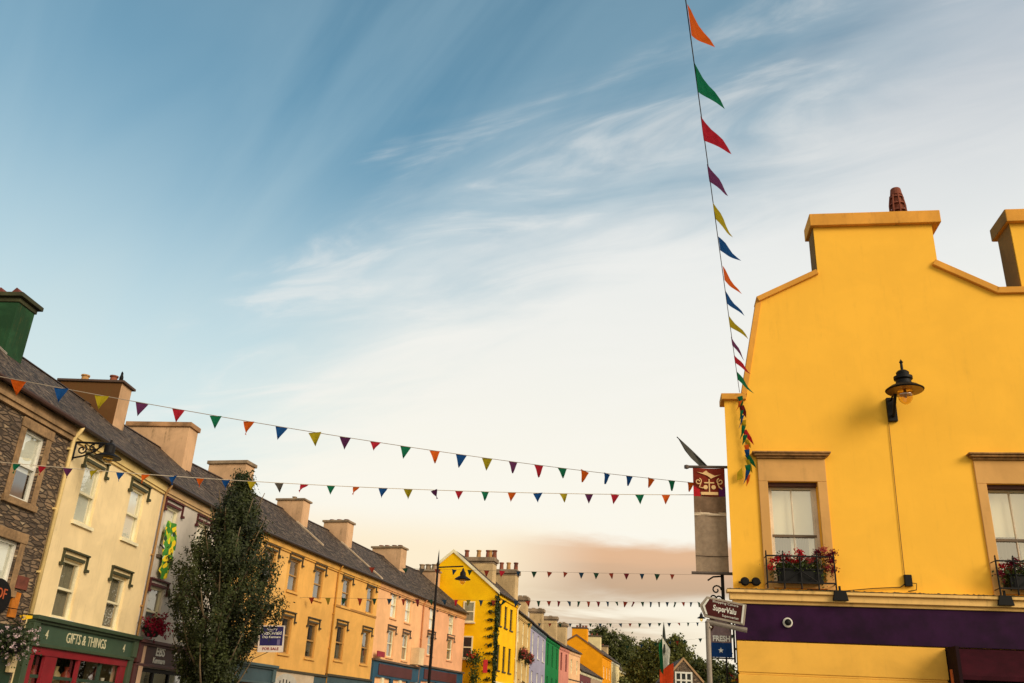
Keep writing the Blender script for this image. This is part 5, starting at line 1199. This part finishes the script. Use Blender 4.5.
big_tree((9.5, 88, 0), 'small dark tree close beside the stone gable house', 7.5, lobes(rr, 2.0, 1.5, 7.2, 4), 5000, .24, 6, dk)
big_tree((1.6, 118, 0), 'small rounded street tree in front of the far houses', 7.6, lobes(rr, 1.7, 3.0, 8.2, 4), 4500, .24, 7, md)
# flower baskets on the buff house and ivy on the yellow house
for k, (s, z, lb) in enumerate(((2.0, 6.4, 'upper left mauve hanging basket on the buff house'), (5.4, 6.3, 'upper right mauve hanging basket on the buff house'), (3.6, 3.9, 'wide trough of red flowers over the buff house shop front'))):
    A, B = far[0], far[1]; L, a = frame_of(A, B); p = (A[0]+math.cos(a)*s+math.sin(a)*.3, A[1]+math.sin(a)*s-math.cos(a)*.3, z)
    t = thing('flower_basket', lb, 'flower basket', p, a)
    wd = .7 if k < 2 else 2.6
    MB().box(-wd*.8, wd*.8, -.12, .15, -.2, .0).build('trough', M['iron'], t)
    lf = MB(); leaf_blob(lf, (0, 0, .1), (wd*.9, .35, .42), 700 if k < 2 else 1500, .13, r); lf.build('leaves', leaf_mat('dark_leaf', (30, 42, 20), (62, 72, 30), .2), t)
    fl = MB(); leaf_blob(fl, (0, -.1, .15), (wd*.9, .35, .42), 300 if k < 2 else 700, .12, r); fl.build('blossom', geran[1 if k < 2 else 2], t)
A, B = HA, HB
iv = MB(); r = random.Random(61)
for k in range(70):
    z = 3.9+6.0*k/70; leaf_blob(iv, (.15+r.uniform(-.1, .3), -.08, z), (.42, .12, .28), 26, .17, r)
for k in range(10): z = 4.2+5.6*k/10; leaf_blob(iv, (-.08, .28, z), (.08, .34, .13), 46, .13, r)
tag(iv.build('ivy', leaf_mat('dark_leaf2', (26, 38, 18), (60, 74, 30), .2), None, (HA[0], HA[1], 0), (0, 0, a8)), 'strip of dark ivy climbing the corner of the bright yellow house', 'climbing plant')
t = thing('flower_arch', 'bushy climbing plant with red blossoms at the foot of the bright yellow gable', 'climbing plant', (HA[0]-.2, HA[1]-.35, 0), 0)
lf = MB(); leaf_blob(lf, (-1.0, 0, 5.5), (.6, .25, .5), 420, .15, r); leaf_blob(lf, (-1.0, 0, 3.8), (.38, .25, 1.6), 700, .15, r); lf.build('leaves', leaf_mat('plant_leaf', (44, 58, 24), (96, 104, 40), .25), t)
fl = MB(); leaf_blob(fl, (-1.1, -.15, 5.7), (.6, .2, .3), 26, .16, r); fl.build('blossom', geran[0], t)
MB().tube([(-1.1, .1, 0), (-1.1, .1, 4.5)], .06, 6).build('stem', M['bark'], t)
MB().box(-.35, -.15, -.1, .1, 3.7, 4.9)
tag(MB().box(-.15, .15, -.06, .0, 0, .85).build('red_sign', paint('sign_red', (196, 34, 40), .5), None, (HA[0]-.45, HA[1]-.30, 4.6), (0, 0, 0)), 'narrow red hanging sign at the corner of the bright yellow house', 'sign')
# white sign box and small red sign on the petrol blue shop fronts
p, a = hpoint(6, 6.4, 0, 4.45)
tag(MB().box(-.45, .45, -.55, -.01, 0, .95).build('white_sign_box', paint('sign_cream', (236, 206, 160), .5), None, p, (0, 0, a)), 'square cream sign box above the petrol blue shop front near the lamp post', 'sign')
p, a = hpoint(6, .35, 0, 4.48)
tag(MB().box(-.3, .75, -.3, -.25, 0, .28).build('red_sign', paint('sign_red2', (150, 30, 50), .5), None, p, (0, 0, a)), 'small red sign at the left end of the peach house shop front', 'sign')
# colourful baskets glimpsed under the FRESH banner
t = thing('flower_tower', 'tiered planter of red yellow and pink flowers below the FRESH banner', 'planter', (3.6, 27.0, 0), 0)
MB().tube([(0, 0, 0), (0, 0, 3.0)], .05, 8).lathe([(.3, 0), (.4, .5), (.38, .5)], n=14).build('stand', M['iron'], t)
lf = MB(); leaf_blob(lf, (0, 0, 2.2), (.42, .42, 1.2), 1500, .09, r); lf.build('leaves', leaf_mat('dark_leaf', (30, 42, 20), (62, 72, 30), .2), t)
for q in range(3):
    fl = MB()
    for k in range(26): leaf_blob(fl, (r.gauss(0, .28), r.gauss(-.1, .25), r.uniform(1.3, 3.1)), (.06, .06, .06), 9, .07, r)
    fl.build('blossom', [geran[0], cloth_mat('yellow_blossom', (214, 170, 60), .2), geran[1]][q], t)
